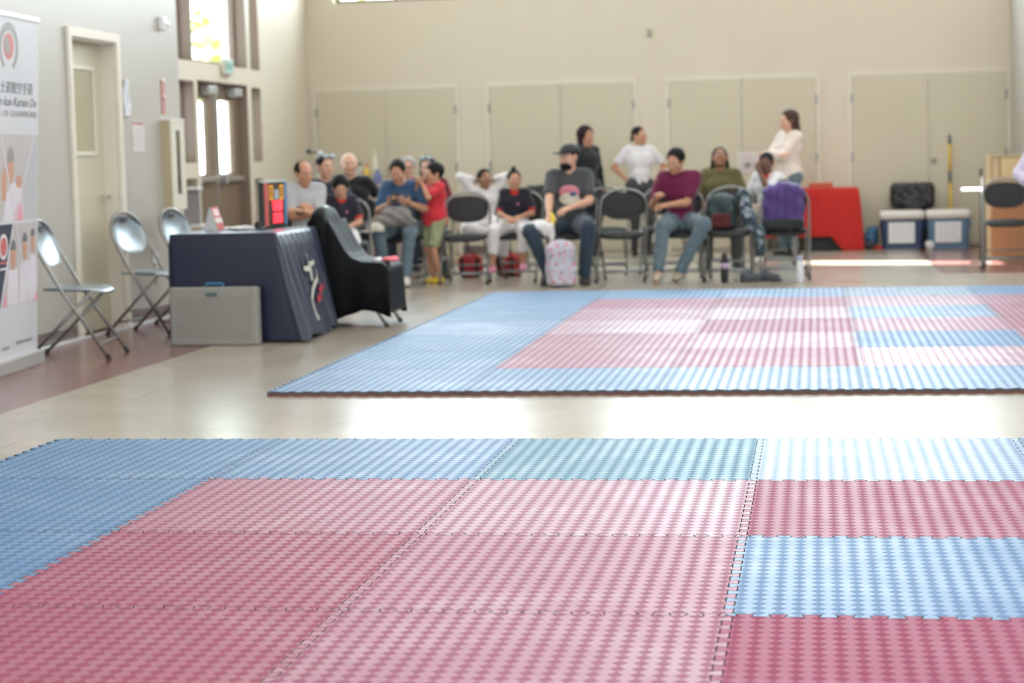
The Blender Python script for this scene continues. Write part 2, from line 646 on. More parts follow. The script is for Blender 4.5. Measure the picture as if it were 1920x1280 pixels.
def leaf_tree(x, y, h, r0, z0, z1, cr, n, label, seed):
    rnd = random.Random(seed)
    t = root('tree', label, 'tree', (x, y, -.05))
    MB().tube([(0, 0, 0), (.05, 0, h * .4), (0, .1, h * .75), (.1, 0, h)], [r0, r0 * .92, r0 * .8, r0 * .4], 14).build('trunk', M_BARK, t, True)
    mb = MB()
    for i in range(n):
        while True:
            p = Vector((rnd.uniform(-1, 1), rnd.uniform(-1, 1), rnd.uniform(-1, 1)))
            if p.length < 1:
                break
        c = Vector((p.x * cr, p.y * cr, (z0 + z1) / 2 + p.z * (z1 - z0) / 2))
        s_ = rnd.uniform(.25, .6)
        q = Matrix.Rotation(rnd.uniform(0, 6), 3, 'Z') @ Matrix.Rotation(rnd.uniform(0, 3), 3, 'X')
        vs = [c + q @ Vector(v) * s_ for v in ((-.5, 0, 0), (-.2, .3, .05), (.2, .3, .05), (.6, 0, 0), (.2, -.3, .05), (-.2, -.3, .05))]
        mb.add(vs, [(0, 1, 2, 3, 4, 5)])
    mb.build('foliage', M_LEAF, t)
    return t


leaf_tree(-15.35, 50.0, 12, .42, 7.5, 13, 3.0, 500, 'pale bare trunk of a tree seen through the tall window above the double doors', 3)
leaf_tree(-20.0, 62.0, 10, .2, 3.2, 11, 2.6, 900, 'yellow green tree farther off behind the pale trunk', 4)
leaf_tree(-16.4, 64.0, 10, .2, 3.4, 10, 1.4, 260, 'sparse yellow green tree right of the pale trunk outside', 5)

# ------------------------------------------------------------------ unseen ceiling fill panels, added to brighten the hall
M_FILL = mat('fill_diffuser', (1.0, .96, .88), .5, emit=6.0)
for i, (x, y) in enumerate([(x, y) for y in (1.5, 7.0, 12.5, 18.0) for x in (-3.6, -.6, 2.4)]):
    t = root('ceiling_fill', 'added square white ceiling fill panel, %s row from the back wall, %s' % (['fourth', 'third', 'second', 'first'][i // 3], ['left side', 'middle', 'right side'][i % 3]), 'fill light', (x, y, ZC - .12), 0, 'added fill panels on the ceiling')
    MB().box(-.62, .62, -.62, .62, .02, .12, b=.01).build('housing', M_STEEL, t)
    MB().box(-.58, .58, -.58, .58, .0, .02).build('diffuser', M_FILL, t)
    ld = bpy.data.lights.new('fill_lamp', 'AREA')
    ld.shape = 'SQUARE'
    ld.size = 1.1
    ld.energy = 24
    ld.color = (1.0, .96, .90)
    lo = bpy.data.objects.new('fill_lamp', ld)
    COL.objects.link(lo)
    lo.location = (x, y, ZC - .13)
# ------------------------------------------------------------------ puzzle mats
def mat_surface():
    m = bpy.data.materials.new('foam_tile_surface')
    m.use_nodes = True
    nt = m.node_tree
    b = nt.nodes['Principled BSDF']
    oi = nt.nodes.new('ShaderNodeObjectInfo')
    tc = nt.nodes.new('ShaderNodeTexCoord')
    s = nt.nodes.new('ShaderNodeSeparateXYZ')
    nt.links.new(tc.outputs['Object'], s.inputs[0])
    p = 1 / 20

    def cell(v):
        return math_n(nt, 'ABSOLUTE', math_n(nt, 'SUBTRACT', math_n(nt, 'FRACT', math_n(nt, 'DIVIDE', math_n(nt, 'ADD', v, 10.0), p)), .5))
    u, v = cell(s.outputs[0]), cell(s.outputs[1])
    d = math_n(nt, 'ADD', math_n(nt, 'DIVIDE', u, .40), math_n(nt, 'DIVIDE', v, .52))
    mask = math_n(nt, 'MULTIPLY', math_n(nt, 'SUBTRACT', 1.12, d), 4.2, clamp=True)       # 1 inside a lozenge
    # fine cross-hatched ribs between the lozenges
    def rib(v, q):
        return math_n(nt, 'ABSOLUTE', math_n(nt, 'SUBTRACT', math_n(nt, 'FRACT', math_n(nt, 'DIVIDE', math_n(nt, 'ADD', v, 10.0), q)), .5))
    fine = math_n(nt, 'MULTIPLY', math_n(nt, 'ADD', rib(s.outputs[0], 1 / 200), rib(s.outputs[1], 1 / 200)), 1.0)
    n1 = nt.nodes.new('ShaderNodeTexNoise')
    n1.inputs['Scale'].default_value = 3.2
    n1.inputs['Detail'].default_value = 6
    n1.inputs['Roughness'].default_value = .6
    g = nt.nodes.new('ShaderNodeNewGeometry')
    nt.links.new(g.outputs['Position'], n1.inputs['Vector'])
    n2 = nt.nodes.new('ShaderNodeTexNoise')
    n2.inputs['Scale'].default_value = 1.3
    n2.inputs['Detail'].default_value = 8
    n2.inputs['Distortion'].default_value = 2.0
    nt.links.new(g.outputs['Position'], n2.inputs['Vector'])
    wear = math_n(nt, 'MULTIPLY', math_n(nt, 'SUBTRACT', n2.outputs['Fac'], .47), 4.0, clamp=True)
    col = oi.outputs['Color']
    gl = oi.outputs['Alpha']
    dust_glare = mixc(nt, math_n(nt, 'MULTIPLY', math_n(nt, 'MULTIPLY_ADD', wear, .6, .4), math_n(nt, 'MULTIPLY', gl, .42)), col, (.62, .62, .66, 1))  # pale mix: dust plus glare painted in, stronger on glossier tiles
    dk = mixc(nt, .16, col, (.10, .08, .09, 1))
    dk = mixc(nt, math_n(nt, 'MULTIPLY', gl, .10), dk, (.5, .5, .52, 1))  # fainter painted glare on the lozenges
    c = mixc(nt, mask, dust_glare, dk)
    c = mixc(nt, math_n(nt, 'MULTIPLY', n1.outputs['Fac'], .25), c, mixc(nt, .75, c, (.06, .05, .07, 1)))
    nt.links.new(c, b.inputs['Base Color'])
    # ribbed areas shine more than the lozenges
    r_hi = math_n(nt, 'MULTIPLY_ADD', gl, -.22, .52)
    r = math_n(nt, 'ADD', math_n(nt, 'MULTIPLY', mask, .14), r_hi)
    r = math_n(nt, 'ADD', r, math_n(nt, 'MULTIPLY', wear, -.05))
    nt.links.new(r, b.inputs['Roughness'])
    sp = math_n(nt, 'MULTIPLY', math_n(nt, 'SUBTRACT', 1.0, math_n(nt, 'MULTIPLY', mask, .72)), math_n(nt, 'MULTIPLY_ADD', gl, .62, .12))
    nt.links.new(sp, b.inputs['Specular IOR Level'])
    h = math_n(nt, 'ADD', math_n(nt, 'MULTIPLY', fine, math_n(nt, 'SUBTRACT', 1.0, mask)), math_n(nt, 'MULTIPLY', mask, -.6))
    bp = nt.nodes.new('ShaderNodeBump')
    bp.inputs['Strength'].default_value = .35
    bp.inputs['Distance'].default_value = .0012
    nt.links.new(h, bp.inputs['Height'])
    nt.links.new(bp.outputs[0], b.inputs['Normal'])
    return m


M_TILE = mat_surface()
M_FOAMD = mat('foam_edge_dark', (.07, .075, .085), .85, noise=60)
M_FOAMR = mat('foam_edge_red', (.15, .06, .05), .85, noise=60)
TP = 12          # teeth per metre
TA = .0125       # tooth half height
TH = .025


def edge_pts():
    """offsets along one tile side: (t, o)"""
    out = []
    for k_ in range(TP):
        a = k_ / TP
        for q, o in ((.20, -1), (.30, 1), (.70, 1), (.80, -1)):
            # dovetail: wider at the head
            w = .045 * (1 if q < .5 else -1)
            qq = q + .05 * (1 if q < .5 else -1)
            qq = {.20: .30, .30: .21, .70: .79, .80: .70}[q]
            out.append((a + qq / TP, o * TA))
    return out


EP = edge_pts()


def tile_mesh(c00, c10, c11, c01):
    pts = []
    for (ax, ay, dx, dy) in ((0, 0, 1, 0), (1, 0, 0, 1)):
        pts.append((ax, ay))
        for t, o in EP:
            pts.append((ax + dx * t + (o if dy else 0), ay + dy * t + (o if dx else 0)))
    for (ax, ay, dx, dy) in ((0, 1, 1, 0), (0, 0, 0, 1)):
        q = []
        for t, o in EP:
            q.append((ax + dx * t + (o if dy else 0), ay + dy * t + (o if dx else 0)))
        pts.append((1, 1) if dx else (0, 1))
        pts += q[::-1]
    P = [Vector((p[0] - .5, p[1] - .5)) for p in pts]
    n = len(P)
    res = []
    for i in range(n):
        a, b, c = P[i - 1], P[i], P[(i + 1) % n]
        e1 = (b - a).normalized()
        e2 = (c - b).normalized()
        n1 = Vector((-e1.y, e1.x))
        n2 = Vector((-e2.y, e2.x))
        m_ = (n1 + n2)
        m_ = m_.normalized() if m_.length > .01 else n1
        k_ = min(2.0, 1 / max(.3, m_.dot(n1)))
        res.append(b + m_ * .0017 * k_)
    vs = [(p.x, p.y, 0) for p in res] + [(p.x, p.y, TH * .5) for p in res] + [(p.x, p.y, TH) for p in res]
    fs = [tuple(range(2 * n, 3 * n)), tuple(range(n - 1, -1, -1))]
    ms = [0, 2]
    for i in range(n):
        j = (i + 1) % n
        fs.append((i, j, n + j, n + i))
        ms.append(2)
        fs.append((n + i, n + j, 2 * n + j, 2 * n + i))
        ms.append(1)
    me = bpy.data.meshes.new('foam_tile')
    me.from_pydata(vs, [], fs)
    for q in (M_TILE, M_FOAMD, M_FOAMR):
        me.materials.append(q)
    me.polygons.foreach_set('material_index', ms)
    me.update()
    return me


TILE_ME = tile_mesh(0, 0, 0, 0)
BLUE, TEAL, RED, PINK = (.058, .17, .34), (.06, .20, .29), (.27, .034, .088), (.28, .055, .115)
ORD = ['first', 'second', 'third', 'fourth', 'fifth', 'sixth', 'seventh']


def lay(mat_name, x0, y0, rows, rowname, group):
    for r, row in enumerate(rows):
        for c, (colr, gl) in enumerate(row):
            o = bpy.data.objects.new('foam_tile', TILE_ME)
            COL.objects.link(o)
            o.location = (x0 + c + .5, y0(r) + .5, 0)
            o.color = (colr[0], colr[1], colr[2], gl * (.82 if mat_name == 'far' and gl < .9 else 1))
            cn = 'blue' if colr[2] > colr[0] else 'red'
            sh = ' glaring pale' if gl > .85 else (' glossy' if gl > .6 else '')
            tag(o, '%s%s foam tile, %s mat, %s, %s from left' % (cn, sh, mat_name, rowname(r), ORD[c]), 'mat tile', group)


B, T_, R, K = BLUE, TEAL, RED, PINK
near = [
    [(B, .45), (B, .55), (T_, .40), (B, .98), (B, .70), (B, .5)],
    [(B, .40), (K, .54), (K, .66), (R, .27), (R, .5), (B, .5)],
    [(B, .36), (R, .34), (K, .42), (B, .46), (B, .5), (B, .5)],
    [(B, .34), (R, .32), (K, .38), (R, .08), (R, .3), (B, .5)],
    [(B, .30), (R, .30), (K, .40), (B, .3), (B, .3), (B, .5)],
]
lay('near', -3.2255, lambda r: 7.7337 - 1 - r, near,
    lambda r: 'back row' if r == 0 else ('front row' if r == 4 else '%s row from the back' % ORD[r]), 'interlocking tiles of the near mat')
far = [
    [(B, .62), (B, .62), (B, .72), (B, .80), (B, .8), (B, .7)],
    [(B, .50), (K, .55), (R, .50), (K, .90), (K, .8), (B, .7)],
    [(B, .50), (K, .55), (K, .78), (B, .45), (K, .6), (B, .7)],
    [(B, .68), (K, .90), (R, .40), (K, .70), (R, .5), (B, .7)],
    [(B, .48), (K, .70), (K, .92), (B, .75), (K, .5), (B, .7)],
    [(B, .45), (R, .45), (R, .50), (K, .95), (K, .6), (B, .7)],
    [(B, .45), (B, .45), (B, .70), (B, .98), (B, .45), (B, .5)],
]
lay('far', -2.7624, lambda r: 9.3449 + r, far,
    lambda r: 'front row' if r == 0 else ('back row' if r == 6 else '%s row from the front' % ORD[r]), 'interlocking tiles of the far mat')
# ------------------------------------------------------------------ folding chairs
M_TUBE = mat('chair_tube_grey', (.23, .225, .215), .38, .7, noise=20)
M_TUBEB = mat('chair_tube_dark', (.21, .205, .195), .36, .65, noise=20)
M_PADB = mat('black_vinyl_pad', (.022, .022, .025), .6, spec=.3, noise=30, bump=.2)
M_SHEET = mat('steel_grey_sheet', (.30, .345, .385), .33, .85, noise=12, var=.05)
M_RUB = mat('black_rubber', (.02, .02, .02), .7)


def oval_sheet(w, h, th, dome, T, mbx, nseg=36, rings=5, hole=None):
    """domed oval plate in its own xz plane, thickness in y"""
    vs, fs = [], []
    for side in (0, 1):
        base = len(vs)
        vs.append((0, (-dome if side == 0 else -dome + th), 0))
        for r in range(1, rings + 1):
            q = r / rings
            for k_ in range(nseg):
                a = 2 * PI * k_ / nseg
                ca, sa = math.cos(a), math.sin(a)
                e = .78
                x = w / 2 * abs(ca) ** e * (1 if ca > 0 else -1) * q
                z = h / 2 * abs(sa) ** e * (1 if sa > 0 else -1) * q
                edge = 0 if r < rings else th * .35 * (1 if side == 0 else -1)
                vs.append((x, -dome * (1 - q * q) + (th if side else 0) + edge, z))
        for k_ in range(nseg):
            f = (base, base + 1 + k_, base + 1 + (k_ + 1) % nseg)
            fs.append(f if side else f[::-1])
        for r in range(rings - 1):
            for k_ in range(nseg):
                a0 = base + 1 + r * nseg + k_
                a1 = base + 1 + r * nseg + (k_ + 1) % nseg
                f = (a0, a0 + nseg, a1 + nseg, a1)
                fs.append(f if side else f[::-1])
    n1 = 1 + (rings - 1) * nseg
    n2 = n1 + 1 + rings * nseg
    for k_ in range(nseg):
        fs.append((n1 + k_, n2 + k_, n2 + (k_ + 1) % nseg, n1 + (k_ + 1) % nseg))
    mbx.add([T @ Vector(v) for v in vs], fs)
    return mbx


def folding_chair(name, label, kind, group):
    """faces -y, feet on z=0"""
    t = root(name, label, 'chair', (0, 0, 0), 0, group)
    mt, mp = (M_TUBE, M_SHEET) if kind == 'steel' else (M_TUBEB, M_PADB)
    W_ = .225
    # hoop and front legs are one bent tube
    path = [(-W_, -.26, 0.012), (-W_, .03, .45), (-W_ * .98, .17, .70)]
    top = []
    for k_ in range(13):
        a = PI - PI * k_ / 12
        top.append((W_ * .98 * math.cos(a), .17 + .045 * math.sin(a), .70 + .16 * math.sin(a) ** .9))
    path = path[:2] + top + [(W_, .03, .45), (W_, -.26, .012)]
    MB().tube(fillet(path, .04, 3), .0115, 10).build('back_hoop', mt, t, True)
    for s_ in (-1, 1):
        MB().tube([(s_ * .195, -.17, .425), (s_ * .195, .25, .012)], .0105, 10).build('leg', mt, t, True)
    MB().tube([(-W_, -.20, .095), (W_, -.20, .095)], .008, 8).build('crossbar', mt, t, True)
    MB().tube([(-.195, .19, .085), (.195, .19, .085)], .008, 8).build('crossbar', mt, t, True)
    MB().tube([(-.195, .10, .165), (.195, .10, .165)], .007, 8).build('crossbar', mt, t, True)
    # seat
    sm = MB()
    outl = []
    for k_ in range(40):
        a = 2 * PI * k_ / 40
        ca, sa = math.cos(a), math.sin(a)
        outl.append((.205 * abs(ca) ** .55 * (1 if ca > 0 else -1), -.03 + .20 * abs(sa) ** .55 * (1 if sa > 0 else -1)))
    th = .018 if kind == 'steel' else .036
    vs, fs = [], []
    lv = [(1.0, 0), (1.02, th * .4), (.985, th * .85), (.85, th), (.5, th * (.75 if kind == 'steel' else 1.15))]
    n = 40
    for q, z in lv:
        for x, y in outl:
            zz = z + .428
            if y * q < -.15:
                zz -= (-.15 - y * q) * .35
            vs.append((x * q, -.03 + (y + .03) * q, zz))
    vs.append((0, -.03, lv[-1][1] + .428))
    for r in range(len(lv) - 1):
        for k_ in range(n):
            fs.append((r * n + k_, r * n + (k_ + 1) % n, (r + 1) * n + (k_ + 1) % n, (r + 1) * n + k_))
    for k_ in range(n):
        fs.append(((len(lv) - 1) * n + k_, (len(lv) - 1) * n + (k_ + 1) % n, len(vs) - 1))
    fs.append(tuple(range(n - 1, -1, -1)))
    sm.add(vs, fs).build('seat', mp, t, True)
    # backrest
    T = Matrix.Translation((0, .155, .705)) @ Matrix.Rotation(math.radians(-20), 4, 'X')
    bm_ = MB()
    if kind == 'steel':
        oval_sheet(.405, .285, .004, -.028, T, bm_)
    else:
        oval_sheet(.405, .27, .03, .006, T, bm_)
    bk = bm_.build('backrest', mp, t, True)
    if kind == 'steel':
        MB().prism([(p[0], p[1]) for p in rrect(.075, .026, .012)], .003, T @ Matrix.Translation((0, .002, .108)) @ Matrix.Rotation(PI / 2, 4, 'X'), z0=-.002).build('grip_hole', M_RUB, bk)
    for s_ in (-1, 1):
        MB().tube([(s_ * W_, -.268, 0), (s_ * W_, -.250, .03)], .0155, 10).build('foot_cap', M_RUB, t, True)
        MB().tube([(s_ * .195, .258, 0), (s_ * .195, .238, .03)], .0145, 10).build('foot_cap', M_RUB, t, True)
    return t


st = folding_chair('folding_chair', 'grey steel folding chair nearest the roll-up banner, its seat pointing right', 'steel', 'steel folding chairs along the left wall')
st.location = (-4.61, 11.42, 0)
st.rotation_euler = (0, 0, math.radians(96))
for loc, rz, lab in (((-4.69, 13.05, 0), 80, 'grey steel folding chair between the recessed door and the navy table'),
                     ((-4.63, 13.9, 0), 80, 'grey steel folding chair mostly hidden behind the left corner of the navy table')):
    c = copy_tree(st)
    c.location = loc
    c.rotation_euler = (0, 0, math.radians(rz))
    c['label'] = lab

bc = folding_chair('folding_chair', 'black padded folding chair, empty, between the boy in red and the child with the bun', 'black', 'black folding chairs for the spectators')
bc.location = (-3.30, 17.98, 0)
bc.rotation_euler = (0, 0, math.radians(3))
spots = [
    (-4.20, 16.86, 14, 'black padded folding chair holding the boy in the black and red top'),
    (-3.92, 18.02, 4, 'black padded folding chair under the man in the blue shirt'),
    (-2.84, 18.25, -5, 'black padded folding chair under the child with the bun and pink clogs'),
    (-2.29, 17.98, -6, 'black padded folding chair under the man in the black cap'),
    (-1.80, 17.98, 0, 'black padded folding chair, empty, between the capped man and the maroon shirt man'),
    (-1.26, 18.00, 2, 'black padded folding chair under the man in the maroon polo'),
    (-.79, 17.95, 0, 'black padded folding chair holding the dark green backpack'),
    (-.28, 18.05, 0, 'black padded folding chair holding the purple backpack'),
    (-4.46, 16.58, 24, 'black padded folding chair under the man with crossed arms behind the navy table'),
    (-4.50, 17.52, 24, 'black padded folding chair under the man in the navy shirt with sunglasses on his head'),
    (-4.49, 18.42, 12, 'black padded folding chair under the bald man in black'),
    (-4.25, 20.02, 2, 'black padded folding chair under the fair-haired spectator half hidden behind the blue shirt'),
    (-3.89, 19.22, 2, 'black padded folding chair under the dark-haired woman in maroon'),
    (-3.28, 19.10, 5, 'black padded folding chair under the child in the white uniform, second row'),
    (-2.72, 19.25, 0, 'black padded folding chair with a dark jacket over it, second row'),
    (-2.08, 19.10, 0, 'black padded folding chair, empty, in the second row behind the capped man'),
    (-1.50, 19.20, 0, 'black padded folding chair, empty, in the second row left of the olive hoodie'),
    (-.95, 19.80, 0, 'black padded folding chair under the person in the olive hoodie'),
    (-.42, 19.95, 0, 'black padded folding chair under the child with a hand to the face'),
    (1.84, 19.22, -4, 'black padded folding chair standing alone on the maroon floor by the wooden cabinet'),
]
for x, y, rz, lab in spots:
    c = copy_tree(bc)
    c.location = (x, y, 0)
    c.rotation_euler = (0, 0, math.radians(rz))
    c['label'] = lab
# ------------------------------------------------------------------ organic shapes: smooth unions on a grid, surfaced as one mesh
V = lambda *a: np.array(a, dtype=np.float64)


class Sdf:
    def __init__(s):
        s.ops = []
        s.lo, s.hi = V(9e9, 9e9, 9e9), V(-9e9, -9e9, -9e9)

    def _ext(s, pts, r):
        for p in pts:
            s.lo = np.minimum(s.lo, np.asarray(p) - r)
            s.hi = np.maximum(s.hi, np.asarray(p) + r)

    def cone(s, a, b, ra, rb=None, k=.02, mode='add', flat=0, sq=None):
        """rounded cone a-b; flat=1 cuts it square at b; sq=(dir, f) squashes along dir by f"""
        a, b = np.asarray(a, float), np.asarray(b, float)
        rb = ra if rb is None else rb
        if mode == 'add':
            s._ext([a, b], max(ra, rb) * (1.25 if sq else 1))
        s.ops.append(('c', mode, k, a, b, ra, rb, flat, sq))
        return s

    def ell(s, c, r, R=None, k=.02, mode='add'):
        c, r = np.asarray(c, float), np.asarray(r, float) * np.ones(3)
        if mode == 'add':
            s._ext([c], r.max())
        s.ops.append(('e', mode, k, c, r, R))
        return s

    def box(s, c, r, rd, R=None, k=.02, mode='add'):
        c, r = np.asarray(c, float), np.asarray(r, float)
        if mode == 'add':
            s._ext([c], np.linalg.norm(r))
        s.ops.append(('b', mode, k, c, r, rd, R))
        return s

    def cut(s, p, n, k=.004):
        """removes the side the normal points to"""
        s.ops.append(('p', 'cut', k, np.asarray(p, float), np.asarray(n, float) / np.linalg.norm(n)))
        return s

    def field(s, fn):
        s.ops.append(('f', 'f', 0, fn))
        return s

    def mesh(s, h=.01):
        lo = s.lo - 3 * h
        n = np.ceil((s.hi - lo) / h).astype(int) + 4
        D = np.full(n, 1.0, dtype=np.float32)
        ax = [(lo[i] + h * np.arange(n[i])).astype(np.float32) for i in range(3)]
        for op in s.ops:
            kind, mode, k = op[0], op[1], op[2]
            if kind in 'ceb':
                if kind == 'c':
                    a, b, ra, rb, flat, sq = op[3:]
                    R_ = max(ra, rb) * (1.25 if sq else 1)
                    l, u = np.minimum(a, b) - R_, np.maximum(a, b) + R_
                elif kind == 'e':
                    c, r, R = op[3:]
                    l, u = c - r.max(), c + r.max()
                else:
                    c, r, rd, R = op[3:]
                    l, u = c - np.linalg.norm(r), c + np.linalg.norm(r)
                m = k + 2.5 * h
                i0 = np.clip(np.floor((l - m - lo) / h).astype(int), 0, n - 1)
                i1 = np.clip(np.ceil((u + m - lo) / h).astype(int) + 1, 1, n)
                if (i1 <= i0).any():
                    continue
                sl = tuple(slice(i0[i], i1[i]) for i in range(3))
                X, Y, Z = np.meshgrid(ax[0][sl[0]], ax[1][sl[1]], ax[2][sl[2]], indexing='ij', sparse=True)
            else:
                sl = (slice(None),) * 3
                X, Y, Z = np.meshgrid(ax[0], ax[1], ax[2], indexing='ij', sparse=True)
            if kind == 'c':
                px, py, pz = X - a[0], Y - a[1], Z - a[2]
                ba = b - a
                if sq is not None:
                    d_, f_ = np.asarray(sq[0], float), sq[1]
                    d_ = d_ / np.linalg.norm(d_)
                    q = (px * d_[0] + py * d_[1] + pz * d_[2]) * (1 / f_ - 1)
                    px, py, pz = px + q * d_[0], py + q * d_[1], pz + q * d_[2]
                    ba = ba + d_ * (ba @ d_) * (1 / f_ - 1)
                bb = max(ba @ ba, 1e-9)
                t = np.clip((px * ba[0] + py * ba[1] + pz * ba[2]) / bb, 0, 1)
                d = np.sqrt((px - t * ba[0]) ** 2 + (py - t * ba[1]) ** 2 + (pz - t * ba[2]) ** 2) - (ra + (rb - ra) * t)
                if sq is not None:
                    d = d * min(1, sq[1])
                if flat:
                    w = (b - a) / np.linalg.norm(b - a)
                    d = np.maximum(d, (X - b[0]) * w[0] + (Y - b[1]) * w[1] + (Z - b[2]) * w[2])
            elif kind == 'e':
                x, y, z = X - c[0], Y - c[1], Z - c[2]
                if R is not None:
                    x, y, z = (R[0][0] * x + R[1][0] * y + R[2][0] * z, R[0][1] * x + R[1][1] * y + R[2][1] * z, R[0][2] * x + R[1][2] * y + R[2][2] * z)
                k0 = np.sqrt((x / r[0]) ** 2 + (y / r[1]) ** 2 + (z / r[2]) ** 2)
                k1 = np.sqrt((x / r[0] ** 2) ** 2 + (y / r[1] ** 2) ** 2 + (z / r[2] ** 2) ** 2)
                d = k0 * (k0 - 1) / np.maximum(k1, 1e-6)
            elif kind == 'b':
                x, y, z = X - c[0], Y - c[1], Z - c[2]
                if R is not None:
                    x, y, z = (R[0][0] * x + R[1][0] * y + R[2][0] * z, R[0][1] * x + R[1][1] * y + R[2][1] * z, R[0][2] * x + R[1][2] * y + R[2][2] * z)
                qx, qy, qz = np.abs(x) - (r[0] - rd), np.abs(y) - (r[1] - rd), np.abs(z) - (r[2] - rd)
                d = np.sqrt(np.maximum(qx, 0) ** 2 + np.maximum(qy, 0) ** 2 + np.maximum(qz, 0) ** 2) + np.minimum(np.maximum(np.maximum(qx, qy), qz), 0) - rd
            elif kind == 'p':
                p, nn = op[3:]
                d = -((X - p[0]) * nn[0] + (Y - p[1]) * nn[1] + (Z - p[2]) * nn[2])
            elif kind == 'f':
                D += op[3](X, Y, Z).astype(np.float32)
                continue
            A = D[sl]
            if mode == 'add':
                q = np.maximum(k - np.abs(A - d), 0) if k > 0 else 0
                D[sl] = np.minimum(A, d) - (q * q / (4 * k) if k > 0 else 0)
            elif mode == 'and':
                B_ = np.full_like(D, 1.0)
                B_[sl] = d
                D = np.maximum(D, B_)
            else:
                d = -d
                q = np.maximum(k - np.abs(A - d), 0) if k > 0 else 0
                D[sl] = np.maximum(A, d) + (q * q / (4 * k) if k > 0 else 0)
        # surface nets
        S = D < 0
        c8 = [(i, j, k_) for i in (0, 1) for j in (0, 1) for k_ in (0, 1)]
        cnt = np.zeros(tuple(n - 1), dtype=np.int8)
        for i, j, k_ in c8:
            cnt += S[i:n[0] - 1 + i, j:n[1] - 1 + j, k_:n[2] - 1 + k_]
        act = np.argwhere((cnt > 0) & (cnt < 8))
        if len(act) == 0:
            return None
        vals = {c_: D[act[:, 0] + c_[0], act[:, 1] + c_[1], act[:, 2] + c_[2]] for c_ in c8}
        acc = np.zeros((len(act), 3))
        num = np.zeros(len(act))
        for c_ in c8:
            for ax_ in range(3):
                if c_[ax_] == 1:
                    continue
                e = list(c_)
                e[ax_] = 1
                v0, v1 = vals[c_], vals[tuple(e)]
                ok = (v0 < 0) != (v1 < 0)
                t = np.where(ok, v0 / np.where(ok, v0 - v1, 1), 0)
                p = np.array(c_, float)[None, :] + np.zeros((len(act), 3))
                p[:, ax_] += t
                acc += p * ok[:, None]
                num += ok
        vert = lo + h * (act + acc / num[:, None])
        idx = np.full(tuple(n - 1), -1, dtype=np.int32)
        idx[act[:, 0], act[:, 1], act[:, 2]] = np.arange(len(act))
        quads = []
        for ax_ in range(3):
            sa = [slice(None)] * 3
            sb = [slice(None)] * 3
            sa[ax_] = slice(0, n[ax_] - 1)
            sb[ax_] = slice(1, n[ax_])
            A, B_ = S[tuple(sa)], S[tuple(sb)]
            e = np.argwhere(A != B_)
            o1, o2 = [(1, 2), (2, 0), (0, 1)][ax_]
            e = e[(e[:, o1] > 0) & (e[:, o2] > 0) & (e[:, o1] < n[o1] - 1) & (e[:, o2] < n[o2] - 1)]
            f = []
            for du, dv in ((1, 1), (0, 1), (0, 0), (1, 0)):
                q = e.copy()
                q[:, o1] -= du
                q[:, o2] -= dv
                f.append(idx[q[:, 0], q[:, 1], q[:, 2]])
            f = np.stack(f, 1)
            inside = A[e[:, 0], e[:, 1], e[:, 2]]
            f[~inside] = f[~inside][:, ::-1]
            quads.append(f)
        Q = np.concatenate(quads)
        Q = Q[(Q >= 0).all(1)]
        return vert, Q

    def build(s, name, m, parent=None, h=.01, loc=None, smooth_it=1):
        r = s.mesh(h)
        if r is None:
            return None
        vert, Q = r
        # one light relaxation pass removes grid stepping
        for _ in range(smooth_it):
            acc = np.zeros_like(vert)
            num = np.zeros(len(vert))
            for i in range(4):
                np.add.at(acc, Q[:, i], vert[Q[:, (i + 1) % 4]])
                np.add.at(num, Q[:, i], 1)
            vert = np.where(num[:, None] > 0, vert * .5 + .5 * acc / np.maximum(num, 1)[:, None], vert)
        me = bpy.data.meshes.new(name)
        me.vertices.add(len(vert))
        me.vertices.foreach_set('co', vert.astype(np.float32).ravel())
        me.loops.add(len(Q) * 4)
        me.loops.foreach_set('vertex_index', Q.astype(np.int32).ravel())
        me.polygons.add(len(Q))
        me.polygons.foreach_set('loop_start', np.arange(0, len(Q) * 4, 4, dtype=np.int32))
        me.polygons.foreach_set('use_smooth', np.ones(len(Q), dtype=bool))
        me.update(calc_edges=True)
        me.materials.append(m)
        o = bpy.data.objects.new(name, me)
        COL.objects.link(o)
        if parent is not None:
            o.parent = parent
        if loc is not None:
            o.location = loc
        return o


def rotm(ax, deg):
    return np.array(Matrix.Rotation(math.radians(deg), 3, ax))


def ik(a, c, l1, l2, hint):
    """middle joint of a two-bone limb; target c is pulled in when out of reach"""
    a, c, hint = np.asarray(a, float), np.asarray(c, float), np.asarray(hint, float)
    d = c - a
    L = np.linalg.norm(d)
    if L > (l1 + l2) * .995:
        c = a + d / L * (l1 + l2) * .995
        d = c - a
        L = np.linalg.norm(d)
    u = d / L
    x = (l1 * l1 - l2 * l2 + L * L) / (2 * L)
    y = math.sqrt(max(l1 * l1 - x * x, 0))
    w = hint - u * (hint @ u)
    w = w / max(np.linalg.norm(w), 1e-6)
    return a + u * x + w * y, c
# ------------------------------------------------------------------ people
def skin(name, c):
    m = mat(name, c, .5, noise=25, var=.06, spec=.4)
    b = m.node_tree.nodes['Principled BSDF']
    b.inputs['Subsurface Weight'].default_value = .08
    b.inputs['Subsurface Scale'].default_value = .01
    return m


